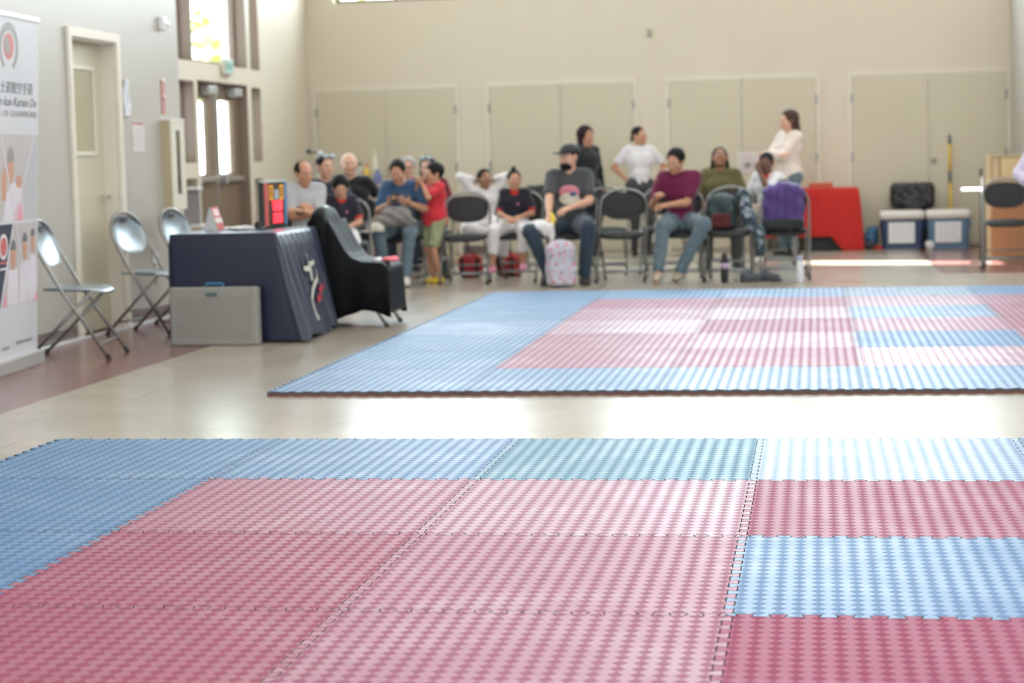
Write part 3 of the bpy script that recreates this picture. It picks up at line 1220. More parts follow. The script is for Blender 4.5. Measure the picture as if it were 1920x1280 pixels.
SK_L = skin('skin_light', (.62, .36, .26))
SK_M = skin('skin_tan', (.50, .26, .165))
SK_B = skin('skin_brown', (.32, .155, .095))
SK_D = skin('skin_deep', (.16, .075, .05))
H_BLK = mat('hair_black', (.010, .009, .010), .6, spec=.15, noise=60, bump=.5)
H_BRN = mat('hair_brown', (.055, .027, .018), .55, spec=.25, noise=60, bump=.5)
H_GRY = mat('hair_grey', (.30, .28, .27), .6, noise=60, bump=.4)
H_AUB = mat('hair_dark_plum', (.024, .010, .015), .6, spec=.15, noise=60, bump=.5)
M_SCL = mat('eye_white', (.45, .42, .40), .5, spec=.2)
M_IRIS = mat('eye_dark', (.03, .018, .012), .2)
M_LIP = mat('lip_skin', (.38, .13, .11), .45)


def hand(S, w, d, n, side, sc, curl=35, h=.008):
    d = d / np.linalg.norm(d)
    n = n - d * (n @ d)
    n = n / max(np.linalg.norm(n), 1e-6)
    a = np.cross(d, n)
    rf = max(.0088 * sc, h * 1.02)
    for i, (off, ln) in enumerate(((-.030, .88), (-.010, 1.0), (.011, .96), (.031, .78))):
        kn = w + d * (.088 - .004 * abs(i - 1)) * sc + a * off * sc
        S.cone(w + d * .012 * sc + a * off * .55 * sc, kn, .0165 * sc, .0125 * sc, .012)
        p = kn
        an = math.radians(curl * .5)
        for l, r in ((.040, 1.0), (.027, .94), (.021, .86)):
            dd = d * math.cos(an) + n * math.sin(an) + a * off * 2.2 * math.cos(an)
            dd = dd / np.linalg.norm(dd)
            q = p + dd * l * ln * sc
            S.cone(p, q, rf * r, rf * r * .93, .004)
            p = q
            an += math.radians(curl)
    b = w + d * .028 * sc + a * side * .026 * sc
    t1 = d * .55 + a * side * .75 + n * .25
    t1 /= np.linalg.norm(t1)
    t2 = d * .85 + a * side * .25 + n * .45
    t2 /= np.linalg.norm(t2)
    S.cone(w + d * .01 * sc, b, .017 * sc, .015 * sc, .012)
    m_ = b + t1 * .036 * sc
    S.cone(b, m_, .0135 * sc, .0115 * sc, .008)
    S.cone(m_, m_ + t2 * .032 * sc, .0112 * sc, .0095 * sc, .004)


def person(label, loc, rz, s=1.0, hs=None, pose='sit', sk=SK_M, J=None, head=(0, 0, 0), top=None, legs=None, shoes=None,
           hair=None, extras=(), group='spectators around the hall', build=1.0, curl=(35, 35), palm=None, h=.0085, name='person'):
    """local frame: figure faces -y, its right hand on -x"""
    hs = hs or s ** .5
    J = dict(J or {})
    t = root(name, label, 'person', loc, rz, group)
    if pose == 'sit':
        base = dict(pel=(0, 0.02, .545), waist=(0, .05, .70), chest=(0, .055, .86), neck=(0, .045, 1.035), hc=(0, .015, 1.155))
        dy = .455 + .09 * s     # hip height above the seat
        zoff = dy - .545 * s
        g = lambda p: V(p[0] * s, p[1] * s, p[2] * s + zoff)
    else:
        base = dict(pel=(0, 0, .95), waist=(0, .01, 1.11), chest=(0, .01, 1.28), neck=(0, .02, 1.46), hc=(0, 0, 1.60))
        g = lambda p: V(*p) * s
    for k_ in base:
        base[k_] = g(J.get(k_, base[k_]))
    pel, waist, chest, neck, hc = (base[k_] for k_ in ('pel', 'waist', 'chest', 'neck', 'hc'))
    upv = neck - chest
    upv /= np.linalg.norm(upv)
    sd = J.get('turn', 0)                       # shoulder line turned about z
    cx, sx = math.cos(math.radians(sd)), math.sin(math.radians(sd))
    shw = .155 * s * build ** .5 * J.get('shw', 1)
    sh = {}
    for q in (-1, 1):
        sh[q] = neck - upv * .055 * s + V(cx * q * shw, sx * q * shw, 0)
    l1, l2 = .285 * s, .25 * s
    el, wr = {}, {}
    for q, nm in ((-1, 'R'), (1, 'L')):
        default = (q * .16, -.22, .66) if pose == 'sit' else (q * .26, -.03, .86)
        tgt = g(J.get('wr' + nm, default))
        hint = V(*J.get('elh' + nm, (q * .6, .5, -.6)))
        el[q], wr[q] = ik(sh[q], tgt, l1, l2, hint)
    hip, kn, an = {}, {}, {}
    for q, nm in ((-1, 'R'), (1, 'L')):
        hip[q] = pel + V(q * .09 * s, 0, -.015 * s)
        if pose == 'sit':
            k0 = J.get('kn' + nm, (q * .14, -.43, None))
            kz = k0[2] * 1.0 if k0[2] is not None else max(.455 + .05 * s, .1)
            kn[q] = V(k0[0] * s, k0[1] * s, kz)
            a0 = J.get('an' + nm, (q * .15, -.42, None))
            az = a0[2] if a0[2] is not None else .075 * s
            an[q] = V(a0[0] * s, a0[1] * s, az)
            if a0[2] is None and (kn[q][2] - an[q][2]) > .44 * s:
                an[q][2] = kn[q][2] - .43 * s
        else:
            tgt = V(*J.get('an' + nm, (q * .09, .01, .085))) * s
            kn[q], an[q] = ik(hip[q], tgt, .44 * s, .43 * s, V(q * .1, -1, 0))
    Rz = rotm('Z', head[0])
    HR = Rz @ rotm('X', head[1]) @ rotm('Y', head[2])
    hp = lambda *p: hc + HR @ (V(*p) * hs)
    B = build
    # ---------------- body
    S = Sdf()
    y_ = V(0, 1, 0)
    S.cone(hip[-1], hip[1], .098 * s * B, None, .03)
    S.cone(pel, waist, .105 * s * B, .098 * s * B, .05)
    S.cone(waist, chest, .1 * s * B, .115 * s * B, .05)
    S.cone(chest + V(-.07, 0, 0) * s, chest + V(.07, 0, 0) * s, .098 * s * B, None, .05)
    S.cone(sh[-1] * .86 + sh[1] * .14, sh[1] * .86 + sh[-1] * .14, .062 * s, None, .05)
    S.cone(neck - upv * .06 * s, hp(0, .02, -.055), .055 * s, .047 * hs, .025)
    for q, nm in ((-1, 'R'), (1, 'L')):
        S.cone(sh[q], el[q], .050 * s * B ** .5, .038 * s, .02)
        S.cone(el[q], wr[q], .038 * s, .026 * s, .012)
        S.cone(el[q] * .75 + wr[q] * .25, el[q] * .45 + wr[q] * .55, .038 * s, .030 * s, .012)
        d = wr[q] - el[q]
        pn = V(*(palm or {}).get(nm, (0, .3, -1)))
        d2 = V(*J['hd' + nm]) if ('hd' + nm) in J else d
        hand(S, wr[q], d2 / np.linalg.norm(d2), pn, -q if pose == 'sit' else q, s * 1.0 if s > .8 else s * 1.08, curl[0 if q < 0 else 1], h)
        S.cone(hip[q], kn[q], .082 * s * B, .056 * s, .03)
        S.cone(kn[q], an[q], .054 * s, .036 * s, .02)
        S.cone(kn[q] * .85 + an[q] * .15, kn[q] * .5 + an[q] * .5, .052 * s, .045 * s, .02)
        fd = V(*J.get('ft' + nm, (q * .15, -1, 0)))
        fd = fd / np.linalg.norm(fd)
        S.cone(an[q] + V(0, 0, -.02) * s, an[q] - V(0, 0, .045 * s) - fd * .035 * s, .034 * s, .03 * s, .015)
        S.cone(an[q] + V(0, 0, -.025) * s, an[q] + fd * .12 * s - V(0, 0, .052 * s), .034 * s, .026 * s, .015)
    # head
    S.ell(hp(0, .018, .030), V(.074, .094, .083) * hs, HR, .02)
    S.ell(hp(0, -.022, -.040), V(.060, .068, .066) * hs, HR, .03)
    S.ell(hp(0, -.062, -.092), V(.026, .024, .020) * hs, HR, .025)
    S.ell(hp(0, -.078, .018), V(.052, .018, .012) * hs, HR, .015)
    for q in (-1, 1):
        S.ell(hp(q * .040, -.070, -.022), V(.020, .018, .016) * hs, HR, .02)
    for q in (-1, 1):
        S.ell(hp(q * .031, -.098, .000), V(.017, .014, .010) * hs, HR, .010, 'sub')
    S.cone(hp(0, -.086, .004), hp(0, -.108, -.028), .0085 * hs, .0125 * hs, .010)
    for q in (-1, 1):
        S.ell(hp(q * .013, -.098, -.032), V(.009, .010, .008) * hs, HR, .006)
    S.ell(hp(0, -.088, -.058), V(.024, .011, .009) * hs, HR, .008)
    S.ell(hp(0, -.100, -.0585), V(.022, .006, .0018) * hs, HR, .003, 'sub')
    for q in (-1, 1):
        S.ell(hp(q * .077, .012, -.006), V(.010, .021, .032) * hs, HR, .008)
    S.build('body', sk, t, h)
    # eyes, brows, lips
    for q in (-1, 1):
        e = MB()
        e.ball(hp(q * .031, -.0775, .000), .0125 * hs, 12, 0)
        f_ = HR @ V(0, -1, 0)
        e.ball(hp(q * .031, -.0850, .000), .0070 * hs, 10, 1)
        e.build('eye', [M_SCL, M_IRIS], t, True)
    hm = (hair or {}).get('mat', H_BLK)
    for q in (-1, 1):
        Sdf().cone(hp(q * .016, -.094, .017), hp(q * .046, -.082, .019), .0042 * hs, .003 * hs, .002).build('eyebrow', hm if hm is not H_GRY else H_BRN, t, .004)
    Sdf().cone(hp(-.018, -.0955, -.0575), hp(.018, -.0955, -.0575), .0055 * hs, None, .002).build('lips', M_LIP, t, .0045)
    # ---------------- trousers
    if legs:
        L = Sdf()
        gx = legs.get('fat', 1.0)
        L.cone(hip[-1], hip[1], .108 * s * B * gx, None, .03)
        L.cone(pel, pel + (waist - pel) * .55, .112 * s * B, .108 * s * B, .03)
        ln = legs.get('len', 1.0)      # 1 ankle, .5 knee
        for q in (-1, 1):
            L.cone(hip[q], kn[q], .090 * s * B * gx, .068 * s * gx, .03)
            if ln > .5:
                e = kn[q] + (an[q] - kn[q]) * (ln - .5) * 2
                L.cone(kn[q], e, .067 * s * gx, (.054 if ln > .9 else .062) * s * gx, .02, flat=1)
            else:
                pass
        if ln <= .5:
            # shorts: flare past the knee cap
            L = Sdf()
            L.cone(hip[-1], hip[1], .108 * s * B, None, .03)
            L.cone(pel, pel + (waist - pel) * .55, .112 * s * B, .108 * s * B, .03)
            for q in (-1, 1):
                e = hip[q] + (kn[q] - hip[q]) * ln * 2
                L.cone(hip[q], e, .092 * s * B * gx, .085 * s * gx, .03, flat=1)
        amp = legs.get('fold', .004)
        ph = random.random() * 9
        L.field(lambda X, Y, Z: amp * np.sin(X * 31 + Z * 43 + ph) * np.sin(Z * 27 - Y * 35 + ph))
        L.build(legs.get('name', 'trousers'), legs['mat'], t, .0095)
    # ---------------- shirt
    if top:
        fat = top.get('fat', 1.0)

        def shirt(T_, inf):
            T_.cone(pel + (waist - pel) * top.get('hem', .1), waist, (.116 * s * B + inf) * fat, (.112 * s * B + inf) * fat, .05)
            T_.cone(waist, chest, (.112 * s * B + inf) * fat, (.126 * s * B + inf) * fat, .05)
            T_.cone(chest + V(-.07, 0, 0) * s, chest + V(.07, 0, 0) * s, .109 * s * B + inf, None, .05)
            T_.cone(sh[-1] * .86 + sh[1] * .14, sh[1] * .86 + sh[-1] * .14, .072 * s + inf, None, .04)
            sv = top.get('sleeve', .7)
            for q in (-1, 1):
                if sv <= 1:
                    e = sh[q] + (el[q] - sh[q]) * sv
                    T_.cone(sh[q], e, .064 * s + inf, .060 * s + inf, .03, flat=1)
                else:
                    T_.cone(sh[q], el[q], .064 * s + inf, .054 * s + inf, .03)
                    e = el[q] + (wr[q] - el[q]) * (sv - 1)
                    T_.cone(el[q], e, .054 * s + inf, top.get('cuffr', .042) * s + inf, .02, flat=1)
        T_ = Sdf()
        shirt(T_, 0)
        if top.get('skirt'):
            T_.cone(hip[-1] * .8 + hip[1] * .2 + V(0, 0, .03 * s), hip[1] * .8 + hip[-1] * .2 + V(0, 0, .03 * s), .125 * s * B * fat, None, .05)
            T_.cone(pel, pel + V(0, 0, -top['skirt'] - .05) * s, .14 * s * B * fat, .15 * s * B * fat, .04, flat=1, sq=((0, 1, 0), .85))
            T_.cut(pel + V(0, 0, -top['skirt']) * s, (0, 0, -1))
        T_.cone(neck + upv * .0 * s, neck + upv * .12 * s, .058 * s, .07 * s, .01, mode='sub')
        amp = top.get('fold', .0045)
        ph = random.random() * 9
        T_.field(lambda X, Y, Z: amp * np.sin(X * 27 + Z * 33 + ph) * np.sin(Z * 21 - X * 29 + Y * 17 + ph))
        so = T_.build(top.get('name', 'shirt'), top['mat'], t, .0095)
        if top.get('collar'):
            C = Sdf()
            C.cone(neck - upv * .055 * s, neck + upv * .014 * s, .094 * s, .066 * s, .0, flat=1)
            C.cone(neck + upv * .0 * s, neck + upv * .10 * s, .051 * s, .06 * s, .004, mode='sub')
            c_ = C.build('collar', top['collar'], so, .007)
        if top.get('cuff'):
            for q in (-1, 1):
                sv = min(top.get('sleeve', .7), 1)
                d_ = (el[q] - sh[q])
                e = sh[q] + d_ * sv
                Sdf().cone(e - d_ * .02, e + d_ * .02, .064 * s, .064 * s, .0, flat=1).cut(e - d_ * .07, -d_).build('cuff', top['cuff'], so, .008)
        for i, (pm, px_, pz_, rx, rzz) in enumerate(top.get('prints', ())):
            Pn = Sdf()
            shirt(Pn, .004 + .003 * i)
            c = chest + V(px_ * s, -.13 * s * B, pz_ * s)
            Pn.ell(c, V(rx * s, .075 * s * B, rzz * s), None, 0, 'and')
            Pn.cone(neck, neck + upv * .12 * s, .062 * s, .07 * s, 0, mode='sub')
            Pn.field(lambda X, Y, Z: amp * np.sin(X * 27 + Z * 33 + ph) * np.sin(Z * 21 - X * 29 + Y * 17 + ph))
            Pn.build('print', pm, so, .008)
        if top.get('hood'):
            Sdf().cone(neck + V(-.05, .03, 0) * s, neck + V(.05, .03, 0) * s, .065 * s, None, .02).cone(neck + V(0, .05, -.02) * s, neck + V(0, .07, -.10) * s, .07 * s, .04 * s, .03).cone(neck - upv * .02 * s, neck + upv * .1 * s, .05 * s, .06 * s, .01, mode='sub').build('hood', top['mat'], so, .01)
    # ---------------- shoes
    if shoes:
        for q, nm in ((-1, 'R'), (1, 'L')):
            fd = V(*J.get('ft' + nm, (q * .15, -1, 0)))
            fd = fd / np.linalg.norm(fd)
            f = Sdf()
            a_ = an[q]
            lowz = a_[2] - .075 * s
            hh = shoes.get('h', 1.0)
            f.cone(a_ - V(0, 0, .035 * s) - fd * .03 * s, a_ - V(0, 0, .04 * s) + fd * .02 * s, .043 * s * hh, .04 * s, .02)
            f.cone(a_ - V(0, 0, .045 * s), a_ + fd * .135 * s - V(0, 0, .05 * s), .044 * s, .036 * s, .03)
            f.cut(V(0, 0, lowz), (0, 0, -1))
            so = f.build('shoe', shoes['mat'], t, .007)
            if shoes.get('sole'):
                Sdf().cone(a_ - V(0, 0, .06 * s) - fd * .04 * s, a_ + fd * .14 * s - V(0, 0, .06 * s), .046 * s, .040 * s, .02).cut(V(0, 0, lowz - .002), (0, 0, -1)).cut(V(0, 0, lowz + .022 * s), (0, 0, 1)).build('sole', shoes['sole'], so, .007)
    # ---------------- hair and headgear
    if hair:
        st_ = hair['style']
        Hh = Sdf()
        if st_ != 'bald':
            thick = hair.get('t', .010)
            Hh.ell(hp(0, .024, .034), (V(.074, .094, .083) + thick) * hs, HR, .01)
            if st_ in ('long', 'bob'):
                dn = -.24 if st_ == 'long' else -.13
                for q in (-1, 1):
                    Hh.cone(hp(q * .055, .035, .02), hp(q * .075, .045, dn), .040 * hs, .030 * hs, .03)
                Hh.cone(hp(0, .07, .02), hp(0, .085, dn - .02), (.055 + thick * .6) * hs, (.05 + thick * .6) * hs, .03)
            if st_ == 'pony':
                Hh.cone(hp(0, .11, .03), hp(0, .14, -.04), .028 * hs, .02 * hs, .01)
            if st_ == 'bun':
                Hh.ell(hp(0, .02, .13), V(.030, .030, .028) * hs, HR, .01)
            if st_ == 'locks':
                for i in range(9):
                    a_ = math.radians(-10 + i * 25)
                    Hh.cone(hp(.072 * math.cos(a_), .03 + .075 * math.sin(a_), .03), hp(.088 * math.cos(a_), .035 + .088 * math.sin(a_), -.10), .017 * hs, .013 * hs, .01)
            # clear the face
            if st_ in ('balding',):
                Hh.ell(hp(0, -.07, .07), V(.062, .12, .09) * hs, HR, .01, 'sub')
                Hh.ell(hp(0, -.085, -.02), V(.076, .082, .09) * hs, HR, .008, 'sub')
            else:
                fl = hair.get('fringe', 0)
                Hh.ell(hp(0, -.094, -.008 - fl), V(.072, .086, .090) * hs, HR, .010, 'sub')
                Hh.cone(hp(0, -.1, -.05), hp(0, .0, -.14), .06 * hs, .06 * hs, .01, mode='sub')
            if st_ in ('short', 'balding', 'bun', 'pony', 'cap'):
                Hh.cut(hp(0, .03, -.055), HR @ V(0, -.35, -1), .01)
                for q in (-1, 1):
                    Hh.ell(hp(q * .08, -.01, -.04), V(.02, .055, .05) * hs, HR, .008, 'sub')
            ph = random.random() * 5
            Hh.field(lambda X, Y, Z: .0022 * np.sin(X * 170 + ph) * np.sin(Y * 150 + Z * 120))
            Hh.build('hair', hm, t, .0075)
        if hair.get('beard'):
            Bd = Sdf()
            Bd.ell(hp(0, -.028, -.078), V(.064, .072, .046) * hs, HR, .01)
            Bd.ell(hp(0, -.105, -.035), V(.045, .05, .020) * hs, HR, .006, 'sub')
            Bd.ell(hp(0, -.095, -.058), V(.020, .03, .007) * hs, HR, .006, 'sub')
            Bd.cut(hp(0, -.06, -.052), HR @ V(0, .75, 1), .012)
            Bd.build('beard', hm, t, .0065)
        if hair.get('cap'):
            Cp = Sdf()
            Cp.ell(hp(0, .016, .048), V(.092, .110, .082) * hs, HR, .01)
            Cp.cut(hp(0, 0, .030), HR @ V(0, 0, -1), .004)
            cp = Cp.build('cap', hair['cap'], t, .008)
            Sdf().ell(hp(0, -.105, .034), V(.074, .085, .011) * hs, HR, .0).build('cap_brim', hair['cap'], cp, .006)
        if hair.get('shades'):
            fr = MB()
            for q in (-1, 1):
                c = Vector(hp(q * .036, -.078, .098))
                fr.ball(c, (.030 * hs, .014 * hs, .022 * hs), 14)
                fr.tube([Vector(hp(q * .066, -.075, .098)), Vector(hp(q * .088, .0, .085)), Vector(hp(q * .084, .06, .06))], .003)
            fr.tube([Vector(hp(-.012, -.088, .100)), Vector(hp(.012, -.088, .100))], .003)
            fr.build('sunglasses', mat('mirrored_lens', (.35, .42, .48), .12, .6), t, True)
    ctx = dict(t=t, hp=hp, HR=HR, hs=hs, s=s, sh=sh, el=el, wr=wr, kn=kn, an=an, pel=pel, chest=chest, neck=neck, waist=waist, hip=hip)
    return ctx


C_GREY = cloth('tee_pale_grey', (.42, .42, .44))
C_ORG = cloth('print_orange', (.68, .36, .22))
C_NAVY = cloth('tee_navy', (.035, .045, .065))
C_BLK = cloth('tee_black', (.018, .02, .022))
C_UNI = cloth('uniform_black', (.022, .020, .032))
C_RED = cloth('uniform_red', (.62, .035, .03))
C_WHT = cloth('uniform_white', (.70, .68, .68), 10, .7)
C_BLUE = cloth('tee_blue', (.035, .078, .165))
C_JEAN = cloth('jeans_washed', (.105, .15, .185))
C_JEAND = cloth('jeans_dark', (.03, .048, .072))
C_BLTEE = cloth('tee_bright_red', (.55, .03, .045))
C_KHAK = cloth('shorts_sage', (.33, .35, .20))
C_MAR = cloth('top_maroon', (.16, .02, .035))
C_PLUM = cloth('polo_plum', (.13, .012, .05))
C_CHAR = cloth('tee_charcoal', (.06, .063, .07))
C_OLV = cloth('hoodie_olive', (.125, .11, .05))
C_POLO = cloth('polo_white', (.66, .64, .67))
C_BLOU = cloth('blouse_cream', (.70, .61, .56), 8, .8)
C_DKT = cloth('trousers_dark', (.05, .05, .055))
C_LAV = cloth('uniform_lavender_white', (.60, .56, .70), 10, .7)
M_YEL = mat('clog_yellow', (.75, .50, .03), .5, noise=20)
M_PNK = mat('clog_pink', (.80, .28, .42), .5, noise=20)
M_SHTAN = mat('shoe_tan', (.36, .30, .24), .7, noise=30)
M_SHBLK = mat('shoe_black', (.02, .02, .02), .6, noise=30)
M_SHWHT = mat('shoe_white', (.65, .63, .6), .6, noise=30)
M_SOLE = mat('sole_rubber', (.55, .52, .47), .8)
M_SOLED = mat('sole_dark', (.05, .045, .04), .8)
M_LOGO_P = cloth('logo_pink', (.62, .22, .28))
M_LOGO_W = cloth('logo_cream', (.62, .58, .48))
M_LOGO_B = cloth('logo_slate', (.10, .13, .22))
M_PHONE = mat('phone_black', (.02, .02, .025), .2)
R_ = math.radians

# front, behind the navy table
p = person('man in a pale grey printed T-shirt sitting with crossed arms behind the navy table', (-4.46, 16.45, 0), R_(24), s=.93, sk=SK_M,
           J=dict(wrR=(.08, -.21, .76), wrL=(-.09, -.24, .79), elhR=(-.5, -.1, -1), elhL=(.5, -.1, -1), hc=(0, -.01, 1.135)), head=(18, 6, 0),
           top=dict(mat=C_GREY, sleeve=.85, prints=[(C_ORG, -.01, -.06, .075, .06)]), legs=dict(mat=C_JEAND), shoes=dict(mat=M_SHBLK, sole=M_SOLE),
           hair=dict(style='balding', mat=H_BLK, t=.006), curl=(60, 60))
w_ = p['wr'][1]
MB().tube([Vector(w_) + Vector((math.cos(a) * .034, math.sin(a) * .012, math.sin(a) * .034)) for a in [i * PI / 8 for i in range(16)]], .008, 6, True).build('wristwatch', M_RUB, p['t'], True)
person('man in a dark navy T-shirt with sunglasses pushed up on his head', (-4.50, 17.38, 0), R_(28), s=.98, sk=SK_L,
       J=dict(), head=(14, 0, 0), top=dict(mat=C_NAVY, sleeve=.8), legs=dict(mat=C_DKT), shoes=dict(mat=M_SHBLK),
       hair=dict(style='short', mat=H_BLK, t=.006, shades=True))
person('bald man in a black T-shirt, one arm resting along a chair back', (-4.49, 18.25, 0), R_(12), s=1.0, sk=SK_L,
       J=dict(wrL=(.30, -.02, .82), elhL=(.5, .2, -.6)), head=(6, -3, 0), top=dict(mat=C_BLK, sleeve=.8), legs=dict(mat=C_DKT), shoes=dict(mat=M_SHBLK),
       hair=dict(style='bald', mat=H_GRY), build=1.08)
person('boy in a black and red uniform top looking down at his hands', (-4.20, 16.72, 0), R_(14), s=.73, sk=SK_M,
       J=dict(wrR=(-.04, -.26, .68), wrL=(.10, -.26, .67), neck=(0, .02, 1.03), hc=(0, -.045, 1.14)), head=(6, 20, 0),
       top=dict(mat=C_UNI, sleeve=.8, collar=C_RED, cuff=C_RED, prints=[(M_LOGO_P, .07, -.02, .022, .026)]), legs=dict(mat=C_WHT, len=.82, fat=1.15, name='uniform_trousers'),
       shoes=dict(mat=M_PNK), hair=dict(style='short', t=.020, fringe=.02))
p = person('man in a blue T-shirt and washed jeans bent over his phone', (-3.92, 17.98, 0), R_(4), s=.93, sk=SK_M,
           J=dict(wrR=(-.075, -.34, .80), wrL=(.13, -.34, .80), neck=(0, -.01, 1.02), hc=(-.02, -.085, 1.12), chest=(0, .03, .86),
                  knR=(-.18, -.46, .50), knL=(.14, -.47, .50), anR=(-.12, -.42, None), anL=(.10, -.56, None)), head=(-4, 18, 0),
           top=dict(mat=C_BLUE, sleeve=.9), legs=dict(mat=C_JEAN), shoes=dict(mat=M_SHWHT, sole=M_SOLE),
           hair=dict(style='short', t=.010), palm=dict(R=(.6, -.3, .6), L=(-.6, -.3, .6)), curl=(50, 45))
ph_ = root('phone', 'black phone held up by the man in the blue T-shirt', 'phone', (-3.895, 17.545, .775), R_(6))
MB().box(-.036, .036, -.004, .004, -.005, .14, b=.003).build('case', M_PHONE, ph_)
MB().box(-.033, .033, .0042, .005, 0, .135).build('screen', mat('phone_screen', (.03, .035, .05), .1), ph_)
ph_.rotation_euler = (R_(-40), 0, R_(6))
p = person('fair-haired spectator with glasses, mostly hidden behind the blue T-shirt man', (-4.27, 19.95, 0), R_(4), s=.93, sk=SK_L,
           head=(4, 0, 0), top=dict(mat=C_GREY, sleeve=.9), legs=dict(mat=C_JEAND), shoes=dict(mat=M_SHBLK), hair=dict(style='short', mat=H_GRY, t=.010))
gl = MB()
for q in (-1, 1):
    c = Vector(p['hp'](q * .034, -.100, .002))
    gl.tube([c + Vector((math.cos(a) * .022, 0, math.sin(a) * .016)) for a in [i * PI / 8 for i in range(16)]], .0022, 6, True)
    gl.tube([c + Vector((q * .022, 0, 0)), Vector(p['hp'](q * .082, .01, .004))], .002, 6)
gl.tube([Vector(p['hp'](-.012, -.1, .002)), Vector(p['hp'](.012, -.1, .002))], .002, 6)
gl.build('glasses', M_RUB, p['t'], True)
# standing boy
p = person('small boy in a bright red T-shirt standing with hands raised to his face', (-3.60, 17.98, .0), R_(-48), s=.655, hs=.86, pose='stand', sk=SK_M,
           J=dict(wrR=(-.05, -.24, 1.46), wrL=(.06, -.23, 1.46), elhR=(-.5, -.2, -.8), elhL=(.5, -.2, -.8)), head=(-6, 4, 0),
           top=dict(mat=C_BLTEE, sleeve=.85, hem=-.35, skirt=.10, fat=1.12), legs=dict(mat=C_KHAK, len=.46, fat=1.12, name='shorts'),
           shoes=dict(mat=M_YEL), hair=dict(style='short', t=.018, fringe=.006), curl=(45, 45), palm=dict(R=(.7, 0, .3), L=(-.7, 0, .3)), build=1.12)
person('dark-haired woman in maroon with sunglasses on her head, behind the boy in red', (-3.90, 19.18, 0), R_(8), s=.93, sk=SK_L,
       head=(-10, 2, 0), top=dict(mat=C_MAR, sleeve=.85), legs=dict(mat=C_JEAND), shoes=dict(mat=M_SHBLK), hair=dict(style='bob', mat=H_BLK, shades=True))
person('child in a white uniform with both arms folded behind the head', (-3.27, 18.95, 0), R_(18), s=.75, sk=SK_B,
       J=dict(wrR=(-.12, .10, 1.13), wrL=(.12, .10, 1.13), elhR=(-.5, -.1, 1), elhL=(.5, -.1, 1), knR=(-.30, -.36, .50), anR=(-.02, -.42, .44), knL=(.2, -.42, .50)),
       head=(14, -6, 0), top=dict(mat=C_WHT, sleeve=1.85, cuffr=.052, name='uniform_jacket'), legs=dict(mat=C_WHT, len=.95, fat=1.2, name='uniform_trousers'),
       hair=dict(style='short', t=.008), curl=(20, 20))
person('child with a top bun in a black and red uniform top and pink clogs', (-2.86, 18.22, 0), R_(-2), s=.735, sk=SK_M,
       J=dict(wrR=(-.06, -.26, .68), wrL=(.12, -.24, .68), knR=(-.20, -.40, .50), knL=(.19, -.40, .50), anR=(-.24, -.38, .155), anL=(.17, -.36, .175)),
       head=(22, -2, 0), top=dict(mat=C_UNI, sleeve=.85, collar=C_RED, cuff=C_RED, prints=[(M_LOGO_P, .06, -.02, .024, .026)]),
       legs=dict(mat=C_WHT, len=.82, fat=1.22, name='uniform_trousers'), shoes=dict(mat=M_PNK, h=1.1), hair=dict(style='bun', t=.007))
# man in the cap
p = person('bearded man in a black cap and charcoal printed T-shirt, seated', (-2.29, 17.96, 0), R_(4), s=1.03, sk=SK_L,
           J=dict(wrR=(-.17, -.40, .60), wrL=(.02, -.30, .70), elhR=(-.5, .4, -1), elhL=(1, .3, -.7),
                  knR=(-.33, -.52, .50), knL=(.19, -.50, .53), anR=(-.16, -.44, None), anL=(.14, -.42, None), ftR=(-.4, -1, 0)),
           head=(-42, -2, 0), top=dict(mat=C_CHAR, sleeve=.85, fat=1.02, prints=[(M_LOGO_P, .0, -.03, .098, .075), (M_LOGO_W, .0, -.085, .105, .055), (M_LOGO_B, .035, -.045, .036, .026)]),
           legs=dict(mat=C_JEAND, fat=1.05), shoes=dict(mat=M_SHBLK, sole=M_SOLED), hair=dict(style='short', beard=True, t=.004, cap=mat('cap_black', (.02, .02, .024), .7, noise=40)), build=1.12,
           palm=dict(R=(.3, 0, -1), L=(0, .3, -1)))
yb = root('banana', 'yellow banana held by the bearded man in the cap', 'banana', (-2.405, 17.47, .60), R_(30))
MB().tube([(0, .0, .075), (.012, -.006, .045), (.016, -.01, 0), (.008, -.006, -.045), (-.004, 0, -.07)], [.008, .019, .021, .019, .009], 10).build('fruit', mat('banana_yellow', (.78, .62, .05), .55, noise=14), yb, True)
MB().tube([(0, 0, .073), (-.006, .002, .095)], .005, 8).build('stem', mat('banana_stem', (.32, .28, .08), .7), yb, True)
tw = root('towel', 'white cloth lying on the right thigh of the capped man', 'towel', (-2.52, 17.55, .545), 0)
S_ = Sdf().ell((0, 0, 0), (.13, .16, .055), None, .02).ell((.07, -.13, -.03), (.06, .04, .06), None, .03).ell((.12, -.10, -.06), (.03, .04, .09), None, .03)
S_.field(lambda X, Y, Z: .010 * np.sin(X * 60 + Y * 25) * np.sin(Y * 48 + Z * 30))
S_.build('cloth', C_WHT, tw, .008)
# standing women by the cupboards
person('woman with long dark hair in a black hoodie standing before the cupboards', (-2.62, 22.2, 0), R_(50), s=.885, pose='stand', sk=SK_M, head=(0, 0, 0), build=1.2,
       top=dict(mat=C_BLK, sleeve=1.9, hood=True, hem=-.3), legs=dict(mat=C_DKT), shoes=dict(mat=M_SHBLK), hair=dict(style='long', mat=H_AUB, t=.022))
person('woman in a white polo with tied-back hair, one hand on her hip', (-2.01, 22.3, 0), R_(18), s=.875, pose='stand', sk=SK_M,
       J=dict(wrR=(-.17, .02, 1.02), elhR=(-1, .3, 0), wrL=(.20, -.02, 1.0), elhL=(1, .3, 0)), head=(32, -2, 0),
       top=dict(mat=C_POLO, sleeve=.75, collar=C_POLO, hem=.15, prints=[(C_NAVY, .085, .03, .02, .015)]), legs=dict(mat=C_DKT), shoes=dict(mat=M_SHBLK), hair=dict(style='pony', t=.006), build=1.1)
